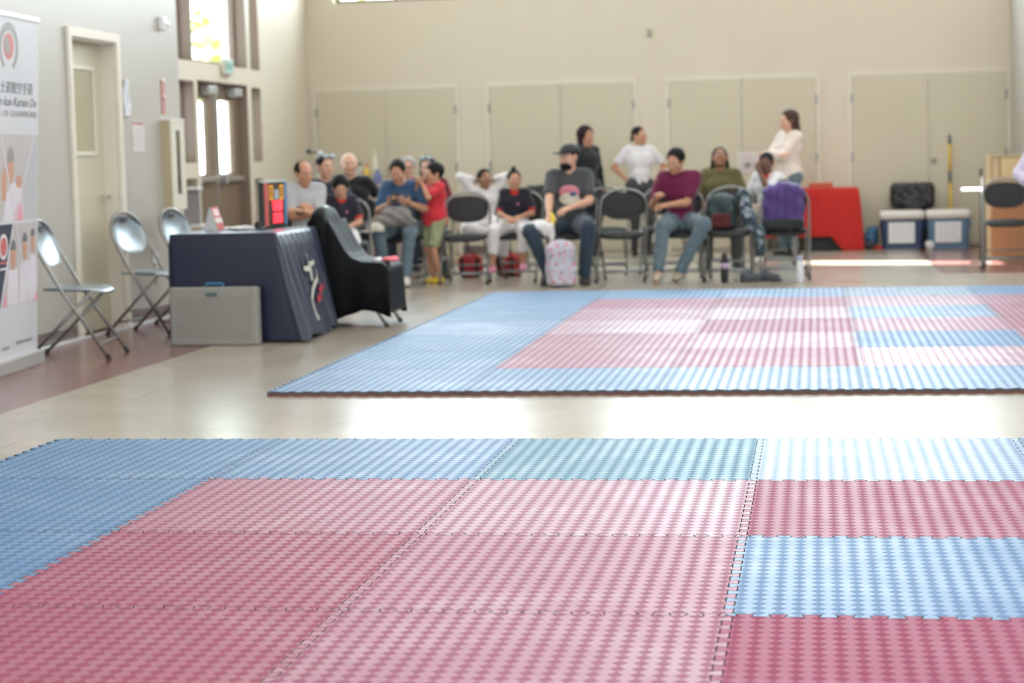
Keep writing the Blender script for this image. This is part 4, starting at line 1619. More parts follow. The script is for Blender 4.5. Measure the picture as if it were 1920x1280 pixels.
p = person('woman with brown hair in a cream blouse standing with folded arms', (-.29, 21.75, 0), R_(-52), s=.955, pose='stand', sk=SK_L,
           J=dict(wrR=(.12, -.20, 1.20), wrL=(-.12, -.22, 1.22), elhR=(-.8, -.2, -.5), elhL=(.8, -.2, -.5)), head=(-12, 4, 0),
           top=dict(mat=C_BLOU, sleeve=1.8, fat=1.04, hem=.1, skirt=.14, cuffr=.055), legs=dict(mat=C_JEAN), shoes=dict(mat=M_SHBLK), hair=dict(style='bob', mat=H_BRN, t=.012), curl=(20, 20))
w_ = p['wr'][1]
MB().tube([Vector(w_) + Vector((math.cos(a) * .008, math.cos(a) * .03, math.sin(a) * .03)) for a in [i * PI / 8 for i in range(16)]], .007, 6, True).build('bracelet', mat('white_band', (.8, .8, .78), .3), p['t'], True)
# maroon polo
p = person('man in a maroon polo and faded jeans looking down at his arm', (-1.25, 17.98, 0), R_(4), s=.97, sk=SK_M,
           J=dict(wrR=(-.22, -.27, .80), wrL=(-.12, -.28, .72), elhR=(-.4, .3, -1), elhL=(.5, .3, -1), neck=(-.01, .0, 1.03), hc=(-.04, -.07, 1.135), chest=(0, .03, .87),
                  knR=(-.16, -.46, .53), knL=(.22, -.42, .53), anR=(-.22, -.56, None), anL=(-.02, -.40, .10), ftR=(-.2, -1, -.3), ftL=(-.3, -1, -.2)),
           head=(-24, 17, 4), top=dict(mat=C_PLUM, sleeve=.85, collar=C_PLUM), legs=dict(mat=C_JEAN, fat=1.05), shoes=dict(mat=M_SHTAN, sole=M_SOLED),
           hair=dict(style='short', t=.012), build=1.04, palm=dict(R=(.2, .2, -1), L=(0, .5, -1)), curl=(45, 40))
person('person with dark locks in an olive hoodie, head tilted back', (-.96, 19.75, 0), R_(4), s=.97, sk=SK_B,
       head=(4, -22, 0), top=dict(mat=C_OLV, sleeve=1.9, hood=True), legs=dict(mat=C_DKT), shoes=dict(mat=M_SHBLK),
       hair=dict(style='locks', t=.006, beard=False, mat=H_BLK), build=1.1)
p = person('child in a white shirt and red lanyard with a hand to the face', (-.50, 19.98, 0), R_(-28), s=.87, sk=SK_D,
           J=dict(wrL=(.0, -.15, 1.06), elhL=(.6, -.3, -.9)), head=(20, 10, 0), top=dict(mat=C_POLO, sleeve=.9, collar=C_RED),
           legs=dict(mat=C_DKT), shoes=dict(mat=M_SHWHT), hair=dict(style='short', t=.008), palm=dict(L=(0, .8, .2)))
# at the right edge of the picture
person('child in a lavender-white uniform standing on the mat at the right picture edge', (1.90, 16.35, .025), R_(-20), s=.80, pose='stand', sk=SK_M,
       J=dict(wrR=(-.13, -.14, 1.00), elhR=(-1, .3, 0), wrL=(.16, -.1, 1.02), elhL=(1, .1, 0)), head=(0, 0, 0),
       top=dict(mat=C_LAV, sleeve=1.6, cuffr=.06, skirt=.1, hem=-.3, fat=1.1, name='uniform_jacket'), legs=dict(mat=C_LAV, fat=1.25, len=.96, name='uniform_trousers'), hair=dict(style='short', t=.012))
# ------------------------------------------------------------------ navy draped table
M_SATIN = mat('navy_satin', (.005, .007, .026), .34, noise=9, spec=.45, sheen=.16)
M_SATIN.node_tree.nodes['Principled BSDF'].inputs['Sheen Tint'].default_value = (.6, .75, 1, 1)
M_WPL = mat('white_plastic', (.72, .72, .72), .35, noise=20, var=.03)
M_PAPER = mat('white_paper', (.78, .78, .80), .7, noise=30, var=.03)
M_INK = mat('dark_ink', (.10, .10, .12), .7)
M_INKR = mat('red_ink', (.55, .07, .08), .6)
TX0, TX1, TY0, TY1, TZ = -4.245, -3.515, 12.21, 13.22, .725
tb = root('folding_table', 'folding table hidden under the navy cloth, left of the mats', 'table', (0, 0, 0))
MB().box(TX0 + .01, TX1 - .01, TY0 + .01, TY1 - .01, TZ - .04, TZ - .006, b=.006).build('tabletop', M_WPL, tb)
for x in (TX0 + .06, TX1 - .06):
    for y in (TY0 + .1, TY1 - .1):
        MB().tube([(x, y, 0), (x, y, TZ - .04)], .014).build('leg', M_TUBE, tb, True)


def drape(x0, x1, y0, y1, z, zb, fold, n=220, rows=26, rim=.012, name='tablecloth', m=None, parent=None, sx=0.0):
    """cloth over a rectangular top; fold(side, u) -> (amplitude, frequency, flare)"""
    per = []
    L = [(x0, y0, x1, y0, 0), (x1, y0, x1, y1, 1), (x1, y1, x0, y1, 2), (x0, y1, x0, y0, 3)]
    tot = 2 * (x1 - x0 + y1 - y0)
    for (ax, ay, bx, by, sd) in L:
        l = abs(bx - ax) + abs(by - ay)
        k_ = max(6, int(n * l / tot))
        for i in range(k_):
            u = i / k_
            per.append((ax + (bx - ax) * u, ay + (by - ay) * u, sd, u, l))
    N = len(per)
    nrm = [(0, -1), (1, 0), (0, 1), (-1, 0)]
    vs = []
    for r in range(rows + 1):
        t = r / rows
        for i, (x, y, sd, u, l) in enumerate(per):
            nx, ny = nrm[sd]
            w = min(u, 1 - u) * l
            if w < .04:
                o = nrm[(sd + 1) % 4] if u > .5 else nrm[(sd - 1) % 4]
                f = .5 * (1 - w / .04)
                nx, ny = nx * (1 - f) + o[0] * f, ny * (1 - f) + o[1] * f
                q = math.hypot(nx, ny)
                nx, ny = nx / q, ny / q
            a, fr, fl = fold(sd, u)
            d = rim * min(1, t * 8) + fl * t + a * t ** .6 * (math.sin(fr * u * l + sd) + .45 * math.sin(fr * 2.3 * u * l + 1.3 + sd) * t)
            hem = zb(sd, u)
            kx = sx * t ** 1.2 * max(0, (x - x0) / (x1 - x0)) ** 3 * (1 - .45 * (y - y0) / (y1 - y0))
            vs.append((x + nx * d + kx, y + ny * d, z - (z - hem) * t - (0 if r else 0)))
    fs = []
    for r in range(rows):
        for i in range(N):
            j = (i + 1) % N
            fs.append((r * N + i, (r + 1) * N + i, (r + 1) * N + j, r * N + j))
    fs.append(tuple(range(N)))
    o = MB().add(vs, fs).build(name, m, parent, False)
    o.data.polygons.foreach_set('use_smooth', [len(p.vertices) == 4 for p in o.data.polygons])
    return o


cl_ = drape(TX0, TX1, TY0, TY1, TZ + .004, lambda s_, u: .018 + (.03 * max(0, math.sin(u * 9)) if s_ == 1 else .01 * math.sin(u * 5) + .01),
            lambda s_, u: {0: (.003, 7, .012 + .05 * max(0, u - .6)), 1: (.022, 46, .035), 2: (.012, 20, .02), 3: (.005, 12, .0)}[s_], m=M_SATIN, sx=.16)
tag(cl_, 'shiny navy cloth draped to the floor over the table left of the mats', 'tablecloth')


def brush(path, w, parent, m, name, dx=.0):
    """flat brush stroke lying on the folds of the cloth's right side; path in (y, z)"""
    P = [Vector((0, y, z)) for y, z in path]
    n_ = len(P)
    vs = []
    for i, p in enumerate(P):
        t_ = (P[min(i + 1, n_ - 1)] - P[max(i - 1, 0)]).normalized()
        nn = Vector((0, -t_.z, t_.y))
        ww = w * (.35 + .65 * math.sin(PI * (i + .5) / n_))
        for s_ in (-1, 1):
            for off in (0, .003):
                vs.append(p + nn * ww * s_ + Vector((TX1 + .040 + dx + off + .16 * max(0, (TZ - p.z) / TZ) ** 1.2 * (1 - .45 * (p.y - TY0) / (TY1 - TY0)) + .012 * math.sin(46 * (p.y - TY0) + 1), 0, 0)))
    fs = []
    for i in range(n_ - 1):
        a = i * 4
        fs += [(a + 1, a + 5, a + 7, a + 3), (a, a + 2, a + 6, a + 4), (a, a + 4, a + 5, a + 1), (a + 2, a + 3, a + 7, a + 6)]
    fs += [(0, 1, 3, 2), (4 * n_ - 4, 4 * n_ - 2, 4 * n_ - 1, 4 * n_ - 3)]
    MB().add(vs, fs).build(name, m, parent)


M_BR = mat('cream_print', (.55, .52, .46), .7, noise=30)
M_BRR = mat('red_print', (.42, .04, .07), .7, noise=30)
brush([(12.55, .47), (12.62, .465), (12.70, .485), (12.78, .50)], .022, cl_, M_BR, 'brush_mark', .02)
brush([(12.64, .48), (12.66, .43), (12.67, .38)], .020, cl_, M_BR, 'brush_mark', .022)
brush([(12.86, .43), (12.78, .39), (12.68, .33), (12.58, .26), (12.52, .21), (12.53, .17), (12.60, .12)], .022, cl_, M_BR, 'brush_mark', .022)
brush([(12.72, .24), (12.78, .265), (12.84, .29), (12.92, .33)], .030, cl_, M_BRR, 'brush_mark', .022)
brush([(12.66, .54), (12.69, .56)], .014, cl_, M_BR, 'brush_mark', .02)

# things on the table
zt = TZ + .006
sb = root('flip_scoreboard', 'small upright electronic scoreboard with glowing red digits on the navy table', 'scoreboard', (-3.735, 12.98, zt), R_(-4))
MB().box(-.035, .0, -.235, .235, .0, .335, b=.006).build('housing', mat('matt_black_plastic', (.015, .02, .018), .5), sb)
MB().box(.0, .006, -.225, .225, .015, .325).build('face', mat('smoky_face', (.07, .05, .04), .2, noise=6, var=.4), sb)
MB().box(-.03, .008, -.235, .235, .322, .336).build('top_rail', mat('pale_rail', (.55, .62, .62), .4), sb)
MB().box(.006, .009, -.225, -.15, .02, .32).build('red_panel', mat('red_side_panel', (.55, .10, .09), .4), sb)
MB().box(.006, .009, .175, .225, .02, .32).build('blue_panel', mat('blue_side_panel', (.10, .22, .42), .4), sb)
M_LEDR = mat('led_red', (1.0, .03, .05), .4, emit=3.0)
M_LEDY = mat('led_amber', (.85, .42, .05), .4, emit=.5)
SEG = {'0': 'abcdef', '8': 'abcdefg', '5': 'acdfg', '3': 'abcdg', '2': 'abdeg', '1': 'bc', '6': 'acdefg', '9': 'abcdfg'}


def digit(ch, y, z, w, h_, m, parent, name='digit', t_=.009):
    mb_ = MB()
    q = t_
    S_ = {'a': (y, y + w, z + h_ - q, z + h_), 'd': (y, y + w, z, z + q), 'g': (y, y + w, z + h_ / 2 - q / 2, z + h_ / 2 + q / 2),
          'b': (y + w - q, y + w, z + h_ / 2, z + h_), 'c': (y + w - q, y + w, z, z + h_ / 2), 'f': (y, y + q, z + h_ / 2, z + h_), 'e': (y, y + q, z, z + h_ / 2)}
    for k_ in SEG[ch]:
        a, b_, c, d_ = S_[k_]
        mb_.box(.0085, .0115, a, b_, c, d_)
    mb_.build(name, m, parent)


for r, row in enumerate(('58', '36')):
    for c, ch in enumerate(row):
        digit(ch, -.06 + c * .095, .125 - r * .085, .075, .065, M_LEDR, sb, t_=.016)
digit('0', -.125, .20, .06, .10, M_LEDY, sb)
digit('0', .085, .20, .06, .10, M_LEDY, sb)
MB().box(.0085, .011, -.03, .05, .20, .27).build('lcd', mat('grey_lcd', (.42, .45, .52), .3), sb)
MB().ball((-.035, -.25, .03), (.03, .03, .03), 14).build('base_knob', M_RUB, sb, True)

tc_ = root('tent_card', 'red and white folded tent card standing on the navy table', 'sign', (-4.125, 12.80, zt), 0)
tc_.scale = (.62, .8, .95)
a_ = MB()
a_.add([(-.085, -.10, 0), (-.075, -.10, 0), (-.0, -.10, .168), (-.01, -.10, .168), (-.085, .10, 0), (-.075, .10, 0), (0, .10, .168), (-.01, .10, .168)],
       [(0, 1, 2, 3), (5, 4, 7, 6), (0, 3, 7, 4), (1, 5, 6, 2), (3, 2, 6, 7), (0, 4, 5, 1)])
a_.add([(.085, -.10, 0), (.078, -.10, 0), (.0, -.10, .168), (.008, -.10, .168), (.085, .10, 0), (.078, .10, 0), (0, .10, .168), (.008, .10, .168)],
       [(1, 0, 3, 2), (4, 5, 6, 7), (0, 4, 7, 3), (1, 2, 6, 5), (2, 3, 7, 6), (0, 1, 5, 4)])
a_.add([(-.075, -.099, .002), (.078, -.099, .002), (.002, -.099, .165)], [(0, 1, 2)])
a_.build('card', mat('card_grey', (.45, .47, .47), .6), tc_)
Tc = Matrix.Translation((.0885, 0, .0)) @ Matrix.Rotation(-math.atan2(.08, .168), 4, 'Y')
for z0, z1, y0, y1, m_ in ((.0, .185, -.1, .1, M_INKR), (.06, .10, -.1, .1, mat('card_cream', (.65, .58, .5), .6)), (.115, .17, -.075, .075, mat('card_pink', (.72, .55, .53), .6))):
    MB().box(0 if m_ is M_INKR else .0012, .0012 if m_ is M_INKR else .002, y0, y1, z0, z1, T=Tc).build('print', m_, tc_)
# papers
for i, (x, y, rz, lb) in enumerate(((-3.98, 12.95, 12, 'sheet of paper with small print nearest the tent card'), (-3.93, 13.06, -8, 'sheet of paper lying farther back on the navy table'), (-3.90, 12.80, 30, 'slightly curled sheet of paper beside the scoreboard'))):
    o = root('paper_sheet', lb, 'paper', (x, y, zt + .001 + i * .0025), R_(rz), 'papers on the navy table')
    p_ = MB()
    vs, fs = [], []
    for a in range(9):
        for b_ in range(2):
            xx = -.108 + .216 * a / 8
            vs += [(xx, -.14 + .28 * b_, .012 * (abs(xx) / .108) ** 2 + .001), (xx, -.14 + .28 * b_, .012 * (abs(xx) / .108) ** 2)]
    for a in range(8):
        q = a * 4
        fs += [(q, q + 4, q + 6, q + 2), (q + 1, q + 3, q + 7, q + 5), (q, q + 1, q + 5, q + 4), (q + 2, q + 6, q + 7, q + 3)]
    fs += [(0, 2, 3, 1), (32, 33, 35, 34)]
    p_.add(vs, fs).build('sheet', M_PAPER, o)
    l_ = MB()
    for k_ in range(5):
        l_.box(-.03, .04, -.09 + k_ * .035, -.083 + k_ * .035, .003, .0036)
    l_.build('print', M_INK, o)

# grey folded case in front of the table
gc = root('carry_case', 'flat grey plastic case with a blue handle leaning against the front of the navy cloth', 'case', (-3.905, 12.075, 0))
M_CASE = mat('grey_case_plastic', (.235, .225, .205), .55, noise=40, bump=.15)
MB().box(-.30, .30, -.045, .045, .0, .385, b=.014).build('shell', M_CASE, gc)
MB().prism([(p[0], p[1]) for p in rrect(.50, .27, .02)], .004, Matrix.Translation((0, -.045, .19)) @ Matrix.Rotation(PI / 2, 4, 'X')).build('recessed_panel', mat('grey_case_panel', (.215, .205, .187), .6, noise=40), gc)
MB().box(-.30, .30, -.002, .002, .01, .388).build('seam', M_RUB, gc)
MB().box(-.045, .03, -.052, -.043, .325, .350, b=.004).build('latch', mat('dark_latch', (.06, .11, .11), .4), gc)
MB().tube(fillet([(-.06, 0, .38), (-.055, 0, .405), (.055, 0, .405), (.06, 0, .38)], .02), .010, 8).build('handle', mat('blue_handle', (.03, .12, .22), .5), gc, True)

# ------------------------------------------------------------------ chair under the black cloth
cv = copy_tree(bc)
cv.location = (-3.285, 13.49, 0)
cv.rotation_euler = (0, 0, R_(90))
cv['label'] = 'folding chair almost hidden by the black cloth beside the navy table'
M_BLKC = mat('black_satin_cloth', (.0025, .003, .004), .55, noise=9, spec=.12, sheen=.0, bump=.2)
M_BLKC.node_tree.nodes['Principled BSDF'].inputs['Sheen Tint'].default_value = (.6, .8, 1, 1)
prof = [(-.375, .10), (-.375, .35), (-.365, .60), (-.34, .79), (-.32, .87), (-.28, .885), (-.235, .87), (-.185, .775), (-.135, .68), (-.085, .585), (-.03, .515), (.04, .488), (.14, .482), (.20, .474), (.235, .44), (.245, .30), (.25, .12)]
NP = 70
pts = []
for i in range(NP + 1):
    f = i / NP * (len(prof) - 1)
    k_ = min(int(f), len(prof) - 2)
    u = f - k_
    pts.append((prof[k_][0] * (1 - u) + prof[k_ + 1][0] * u, prof[k_][1] * (1 - u) + prof[k_ + 1][1] * u))
vs, fs = [], []
NW = 40
hw = .255
for i, (x, z) in enumerate(pts):
    zl = .095 + .045 * math.sin(x * 9 + 1) - (.09 if x < -.30 else 0)      # hem of the side skirt
    for j in range(NW + 1):
        v = -1 + 2 * j / NW
        if abs(v) <= .55:
            y = hw * v / .55
            zz = z + (.003 * math.sin(y * 40 + x * 6) - .030 * (1 - (y / hw) ** 2) if (z > .55 and z < .8 and x > -.3) else 0)
            xx = x
            if z > .8:
                zz -= .07 * (abs(y) / hw) ** 3
        else:
            t_ = (abs(v) - .55) / .45
            y = (1 if v > 0 else -1) * (hw + .02 * math.sin(t_ * 3) + .006 * math.sin(x * 26 + v) * t_)
            zz = z + (min(zl, z) - z) * t_
            if z > .8:
                zz -= .07 * (1 - t_)
            xx = x * (1 - .04 * t_) + .012 * math.sin(z * 12) * t_
        vs.append((xx, y, zz))
W1 = NW + 1
for i in range(NP):
    for j in range(NW):
        fs.append((i * W1 + j, (i + 1) * W1 + j, (i + 1) * W1 + j + 1, i * W1 + j + 1))
cc = MB().add(vs, fs).build('chair_cover', M_BLKC, None, True, loc=(-3.235, 13.49, -.015))
sm_ = cc.modifiers.new('thick', 'SOLIDIFY')
sm_.thickness = .004
tag(cc, 'black cloth thrown over the folding chair between the navy table and the far mat', 'cloth')
for (x, y, lb, rad, m_) in ((-3.02, 13.42, 'pink crumpled cloth lying on the seat of the black covered chair', (.06, .05, .018), mat('pink_cloth', (.80, .20, .24), .7, noise=30)),
                            (-3.11, 13.38, 'small crumpled white wrapper beside the pink cloth on the covered chair', (.03, .025, .016), M_PAPER)):
    S_ = Sdf().ell((0, 0, 0), rad, None, .01).ell((rad[0] * .5, .01, .004), (rad[0] * .6, rad[1] * .5, rad[2]), None, .01)
    S_.field(lambda X, Y, Z: .004 * np.sin(X * 120 + 1) * np.sin(Y * 140) )
    o = S_.build('crumpled_cloth' if rad[0] > .04 else 'wrapper', m_, None, .005, loc=(x, y, .478))
    tag(o, lb, 'cloth' if rad[0] > .04 else 'wrapper')

# ------------------------------------------------------------------ roll-up banner
bn = root('rollup_banner', 'tall white printed roll-up banner cut off by the left picture edge', 'banner', (-4.695, 10.56, 0))
bn.rotation_euler = (0, R_(3.0), R_(4))
M_VIN = mat('banner_vinyl', (.56, .56, .60), .35, noise=3, var=.04)
BW = .50
MB().box(-.05, .05, -BW - .02, BW + .01, .0, .085, b=.012).build('base', mat('banner_base_alu', (.55, .55, .54), .35, .5), bn)
for y in (-.28, .22):
    MB().box(-.16, .20, y - .012, y + .012, .0, .006).build('foot', M_TUBEB, bn)
MB().box(-.006, .006, -BW, BW, .08, 2.065).build('sheet', M_VIN, bn)
MB().box(-.014, .014, -BW - .004, BW + .004, 2.06, 2.09, b=.004).build('top_rail', mat('banner_rail', (.75, .76, .76), .3, .3), bn)
MB().tube([(-.03, .0, .08), (-.02, .0, 2.06)], .008).build('support_pole', M_STEEL, bn, True)
XO = .0065


def flat(pts, m, name, x=XO, par=bn):
    """flat printed shape on the banner; pts in (y, z)"""
    n_ = len(pts)
    vs = [(x, p[0], p[1]) for p in pts] + [(x - .0006, p[0], p[1]) for p in pts]
    fs = [tuple(range(n_)), tuple(range(2 * n_ - 1, n_ - 1, -1))] + [(i, n_ + i, n_ + (i + 1) % n_, (i + 1) % n_) for i in range(n_)]
    ar = sum(pts[i][0] * pts[(i + 1) % n_][1] - pts[(i + 1) % n_][0] * pts[i][1] for i in range(n_))
    if ar < 0:
        fs = [f[::-1] for f in fs]
    return MB().add(vs, fs).build(name, m, par)


def ringpts(cy, cz, ry, rz, a0=0, a1=360, n_=40):
    return [(cy + ry * math.cos(math.radians(a0 + (a1 - a0) * i / n_)), cz + rz * math.sin(math.radians(a0 + (a1 - a0) * i / n_))) for i in range(n_ + (a1 - a0 != 360))]


P_GR = mat('print_grey', (.26, .25, .24), .4)
P_LG = mat('print_light_grey', (.44, .44, .46), .4)
P_RD = mat('print_brick_red', (.50, .14, .13), .4)
P_DK = mat('print_charcoal', (.035, .04, .065), .4)
P_SK = mat('print_skin', (.50, .27, .19), .4)
P_WH = mat('print_white', (.62, .58, .63), .4)
P_PK = mat('print_pink', (.66, .30, .36), .4)
P_BG = mat('print_backdrop', (.46, .42, .42), .4)
P_TX = mat('print_text', (.15, .15, .16), .4)
cy0, cz0 = -.02, 1.89
outer = ringpts(cy0, cz0, .165, .142, -62, 240, 50)
inner = ringpts(cy0, cz0 - .010, .115, .103, -62, 240, 50)
ob = MB()
for i in range(50):
    a, b_, c, d_ = outer[i], outer[i + 1], inner[i + 1], inner[i]
    ob.add([(XO + .0004, *a), (XO + .0004, *b_), (XO + .0004, *c), (XO + .0004, *d_)], [(0, 1, 2, 3)])
ob.build('logo_ring', P_GR, bn)
flat(ringpts(cy0, cz0 + .005, .085, .077), P_RD, 'logo_disc', XO + .0004)
flat([(cy0 - .06, cz0 - .01), (cy0 - .02, cz0 - .05), (cy0 + .02, cz0 - .02), (cy0 + .01, cz0 + .03), (cy0 - .03, cz0 + .06), (cy0 - .07, cz0 + .03)], P_GR, 'logo_emblem', XO + .0008)
Tt = lambda y, z: Matrix.Translation((XO + .0009, y, z)) @ Matrix.Rotation(PI / 2, 4, 'Z') @ Matrix.Rotation(PI / 2, 4, 'X')
text_mesh('print_characters', '士道館空手道', .075, P_TX, bn, Tt(.12, 1.655), width=.55)
text_mesh('print_script', 'Shido kan Karate Do', .075, P_TX, bn, Tt(.06, 1.577), width=.80, shear=.35)
text_mesh('print_text', 'SCHOOL OF CHAMPIONS', .052, P_GR, bn, Tt(.0, 1.508), width=.93)
# upper photo panel
E1 = BW - .01
u = lambda pts_: [(y, .885 + (z - .66) * 1.063) for y, z in pts_]
flat(u([(-BW, .66), (E1, .66), (E1, 1.135), (-BW, 1.135)]), P_BG, 'photo_panel', XO + .0003)
flat(u([(.24, .66), (E1, .66), (E1, 1.135), (.42, 1.135)]), P_LG, 'photo_panel', XO + .0006)
flat(u(ringpts(.015, .95, .055, .085)), P_SK, 'photo_face', XO + .0012)
flat(u(ringpts(.015, .985, .06, .085, 0, 180)), P_GR, 'photo_hair', XO + .0014)
flat(u([(-.10, .66), (.25, .66), (.20, .84), (.12, .88), (.03, .86), (-.07, .80)]), P_WH, 'photo_jacket', XO + .0009)
flat(u(ringpts(.155, .875, .055, .035)), P_SK, 'photo_fist', XO + .0016)
flat(u([(.06, .66), (.24, .66), (.19, .78), (.12, .74)]), P_PK, 'photo_sash', XO + .0011)
flat(u([(-.13, .78), (-.06, .77), (-.05, .93), (-.10, .96), (-.14, .88)]), P_SK, 'photo_arm', XO + .0012)
for a, b_ in (((.10, .66), (-.15, 1.135)), ((.10, .66), (.42, 1.135))):
    flat(u([(a[0] - .010, a[1]), (a[0] + .010, a[1]), (b_[0] + .010, b_[1]), (b_[0] - .010, b_[1])]), M_VIN, 'panel_line', XO + .002)
# lower photo panel and dark triangle
w2 = lambda pts_: [(y, .385 + (z - .33) * 1.56) for y, z in pts_]
flat(w2([(-.12, .33), (E1, .33), (E1, .64), (.08, .64)]), P_BG, 'photo_panel', XO + .0003)
flat(w2([(-BW, .33), (-.15, .33), (.06, .64), (-BW, .64)]), P_DK, 'dark_panel', XO + .0003)
flat(ringpts(-.10, .74, .075, .075), P_WH, 'badge', XO + .0006)
flat(ringpts(-.10, .74, .055, .055), P_RD, 'badge_centre', XO + .001)
flat([(-.16, .64), (-.03, .64), (-.03, .655), (-.16, .655)], P_RD, 'badge_line', XO + .0006)
flat([(-.16, .605), (-.04, .605), (-.04, .618), (-.16, .618)], P_WH, 'badge_line', XO + .0006)
for yc, zc, sc_ in ((.06, .70, 1.0), (.26, .74, .9), (.40, .77, .75)):
    flat([(yc - .10 * sc_, .39), (yc + .10 * sc_, .39), (yc + .08 * sc_, zc - .10), (yc - .08 * sc_, zc - .10)], P_WH, 'photo_jacket', XO + .0008 + yc * .002)
    flat(ringpts(yc, zc - .03, .045 * sc_, .075 * sc_), P_SK, 'photo_face', XO + .0016)
    flat(ringpts(yc, zc + .015, .05 * sc_, .06 * sc_, 0, 180), P_TX, 'photo_hair', XO + .0019)
flat([(-.12, .39), (-.03, .39), (-.07, .47)], P_PK, 'photo_corner', XO + .0022)
flat([(.42, .39), (E1, .39), (E1, .46)], P_PK, 'photo_corner', XO + .0022)
flat([(.34, .385), (.36, .385), (.11, .87), (.09, .87)], M_VIN, 'panel_line', XO + .0026)
flat([(-.16, .385), (-.14, .385), (.07, .87), (.05, .87)], M_VIN, 'panel_line', XO + .0026)
for a, b_, z in ((-.12, .0, .135), (.12, .40, .15)):
    flat([(a, z), (b_, z), (b_, z + .018), (a, z + .018)], P_GR, 'small_print', XO + .0005)

# ------------------------------------------------------------------ fittings on the left wall
s_ = root('strobe_light', 'white fire alarm strobe high on the left wall', 'alarm', (XL, 14.50, 2.29))
MB().box(.0, .045, -.04, .04, -.05, .055, b=.008).build('housing', M_WPL, s_)
MB().ball((.055, .015, .0), (.028, .024, .022), 14).build('lens', mat('clear_lens', (.85, .95, .95), .05, spec=.9), s_, True)
s_ = root('white_belt', 'folded white cloth banner pinned to the wall right of the recessed door', 'cloth banner', (XL, 13.66, 1.56))
mbx = MB()
vs = []
prof_ = [(0, .055), (.06, .062), (.12, .062), (.18, .05), (.24, .03), (.255, .038), (.27, .036)]
for z, w_ in prof_:
    for q in (-1, 1):
        for x_ in (.003, .018):
            vs.append((x_ + .006 * math.sin(z * 30), q * w_, z))
fs = []
for i in range(len(prof_) - 1):
    a = i * 4
    fs += [(a + 1, a + 3, a + 7, a + 5), (a, a + 4, a + 6, a + 2), (a, a + 1, a + 5, a + 4), (a + 2, a + 6, a + 7, a + 3)]
fs += [(0, 2, 3, 1), (24, 25, 27, 26)]
mbx.add(vs, fs).build('cloth', cloth('pinned_white_cloth', (.66, .66, .72)), s_)
MB().box(.02, .0215, -.008, .008, .05, .17).build('print', mat('faint_print', (.45, .45, .52), .6), s_)
s_ = root('notice', 'pinned paper notice with a red heading on the left wall', 'notice', (XL, 13.90, 1.42))
MB().box(.002, .004, -.125, .125, -.125, .105).build('sheet', mat('notice_paper', (.60, .55, .55), .6), s_)
MB().box(.0041, .0048, -.115, .115, .078, .097).build('heading', mat('heading_red', (.45, .16, .17), .6), s_)
l_ = MB()
for k_ in range(6):
    l_.box(.0041, .0047, -.09, .07 + .02 * (k_ % 2), .045 - k_ * .025, .050 - k_ * .025)
l_.build('print', mat('notice_print', (.42, .38, .38), .6), s_)
s_ = root('ribbon', 'narrow red and white ribbon strip above the extinguisher cabinet', 'ribbon', (XL, 14.50, 1.62))
MB().box(.002, .008, -.045, .035, -.03, .24).build('strip', mat('ribbon_red', (.50, .22, .19), .6, noise=20), s_)
MB().ball((.012, -.005, .225), (.012, .035, .02), 12).build('rosette', mat('rosette_white', (.72, .6, .58), .6), s_, True)
MB().ball((.012, .0, .10), (.012, .035, .018), 12).build('rosette', mat('rosette_white2', (.66, .5, .48), .6), s_, True)
# extinguisher cabinet
s_ = root('extinguisher_cabinet', 'beige fire extinguisher cabinet with a slot window near the tall windows', 'cabinet', (XL, 14.57, 1.20))
mb = MB()
mb.box(0, .008, -.16, .16, -.36, .34).box(.008, .075, -.16, -.15, -.36, .34).box(.008, .075, .15, .16, -.36, .34).box(.008, .075, -.15, .15, -.36, -.348).box(.008, .075, -.15, .15, .328, .34)
mb.build('body', wall_mat('cabinet_beige', (.40, .34, .22), .45, .02), s_)
mb = MB()
mb.box(.076, .088, -.16, -.05, -.36, .34).box(.076, .088, .05, .16, -.36, .34).box(.076, .088, -.05, .05, -.36, -.24).box(.076, .088, -.05, .05, .26, .34)
mb.build('door', wall_mat('cabinet_door_cream', (.66, .63, .53), .4, .02), s_)
MB().box(.08, .083, -.05, .05, -.24, .26).build('pane', M_GLASS, s_)
MB().box(.0, .092, -.165, .165, .34, .352).build('top_lip', M_WPL, s_)
ex = root('fire_extinguisher', 'fire extinguisher seen through the slot of the beige cabinet', 'fire extinguisher', (XL + .043, 14.57, .856))
MB().lathe([(.028, 0), (.030, .02), (.030, .22), (.026, .25), (.012, .265), (.012, .28)], 18).build('cylinder', mat('extinguisher_brown_red', (.20, .06, .04), .35), ex, True)
MB().lathe([(.016, .28), (.018, .30), (.012, .315)], 12).build('valve', mat('brass', (.6, .42, .08), .3, .9), ex, True)
MB().tube([(0, -.0, .315), (0, .05, .35), (0, .06, .33)], .007, 8).build('lever', M_WPL, ex, True)
MB().ball((.005, -.01, .355), (.018, .03, .045), 12).build('tag', M_WPL, ex, True)
# exit sign, outlet
s_ = root('exit_sign', 'small green-lettered exit sign above the double doors', 'exit sign', (XL2, 20.13, 2.235))
MB().box(0, .05, -.16, .16, -.085, .085, b=.006).build('housing', mat('exit_housing', (.60, .56, .44), .5), s_)
MB().box(.0505, .053, -.14, .14, -.07, .075).build('face', mat('exit_face', (.40, .58, .58), .3), s_)
text_mesh('print_text', 'EXIT', .10, mat('exit_green', (.03, .30, .14), .4), s_, Matrix.Translation((.0535, 0, 0)) @ Matrix.Rotation(PI / 2, 4, 'Z') @ Matrix.Rotation(PI / 2, 4, 'X'), width=.22)
s_ = root('wall_outlet', 'white outlet box on the wall behind the second steel chair', 'outlet', (XL, 14.16, .47))
MB().box(0, .012, -.06, .06, -.035, .045, b=.004).build('plate', M_WPL, s_)
MB().tube([(.008, .0, -.035), (.008, .0, -.20)], .006, 8).build('cable', M_WPL, s_, True)
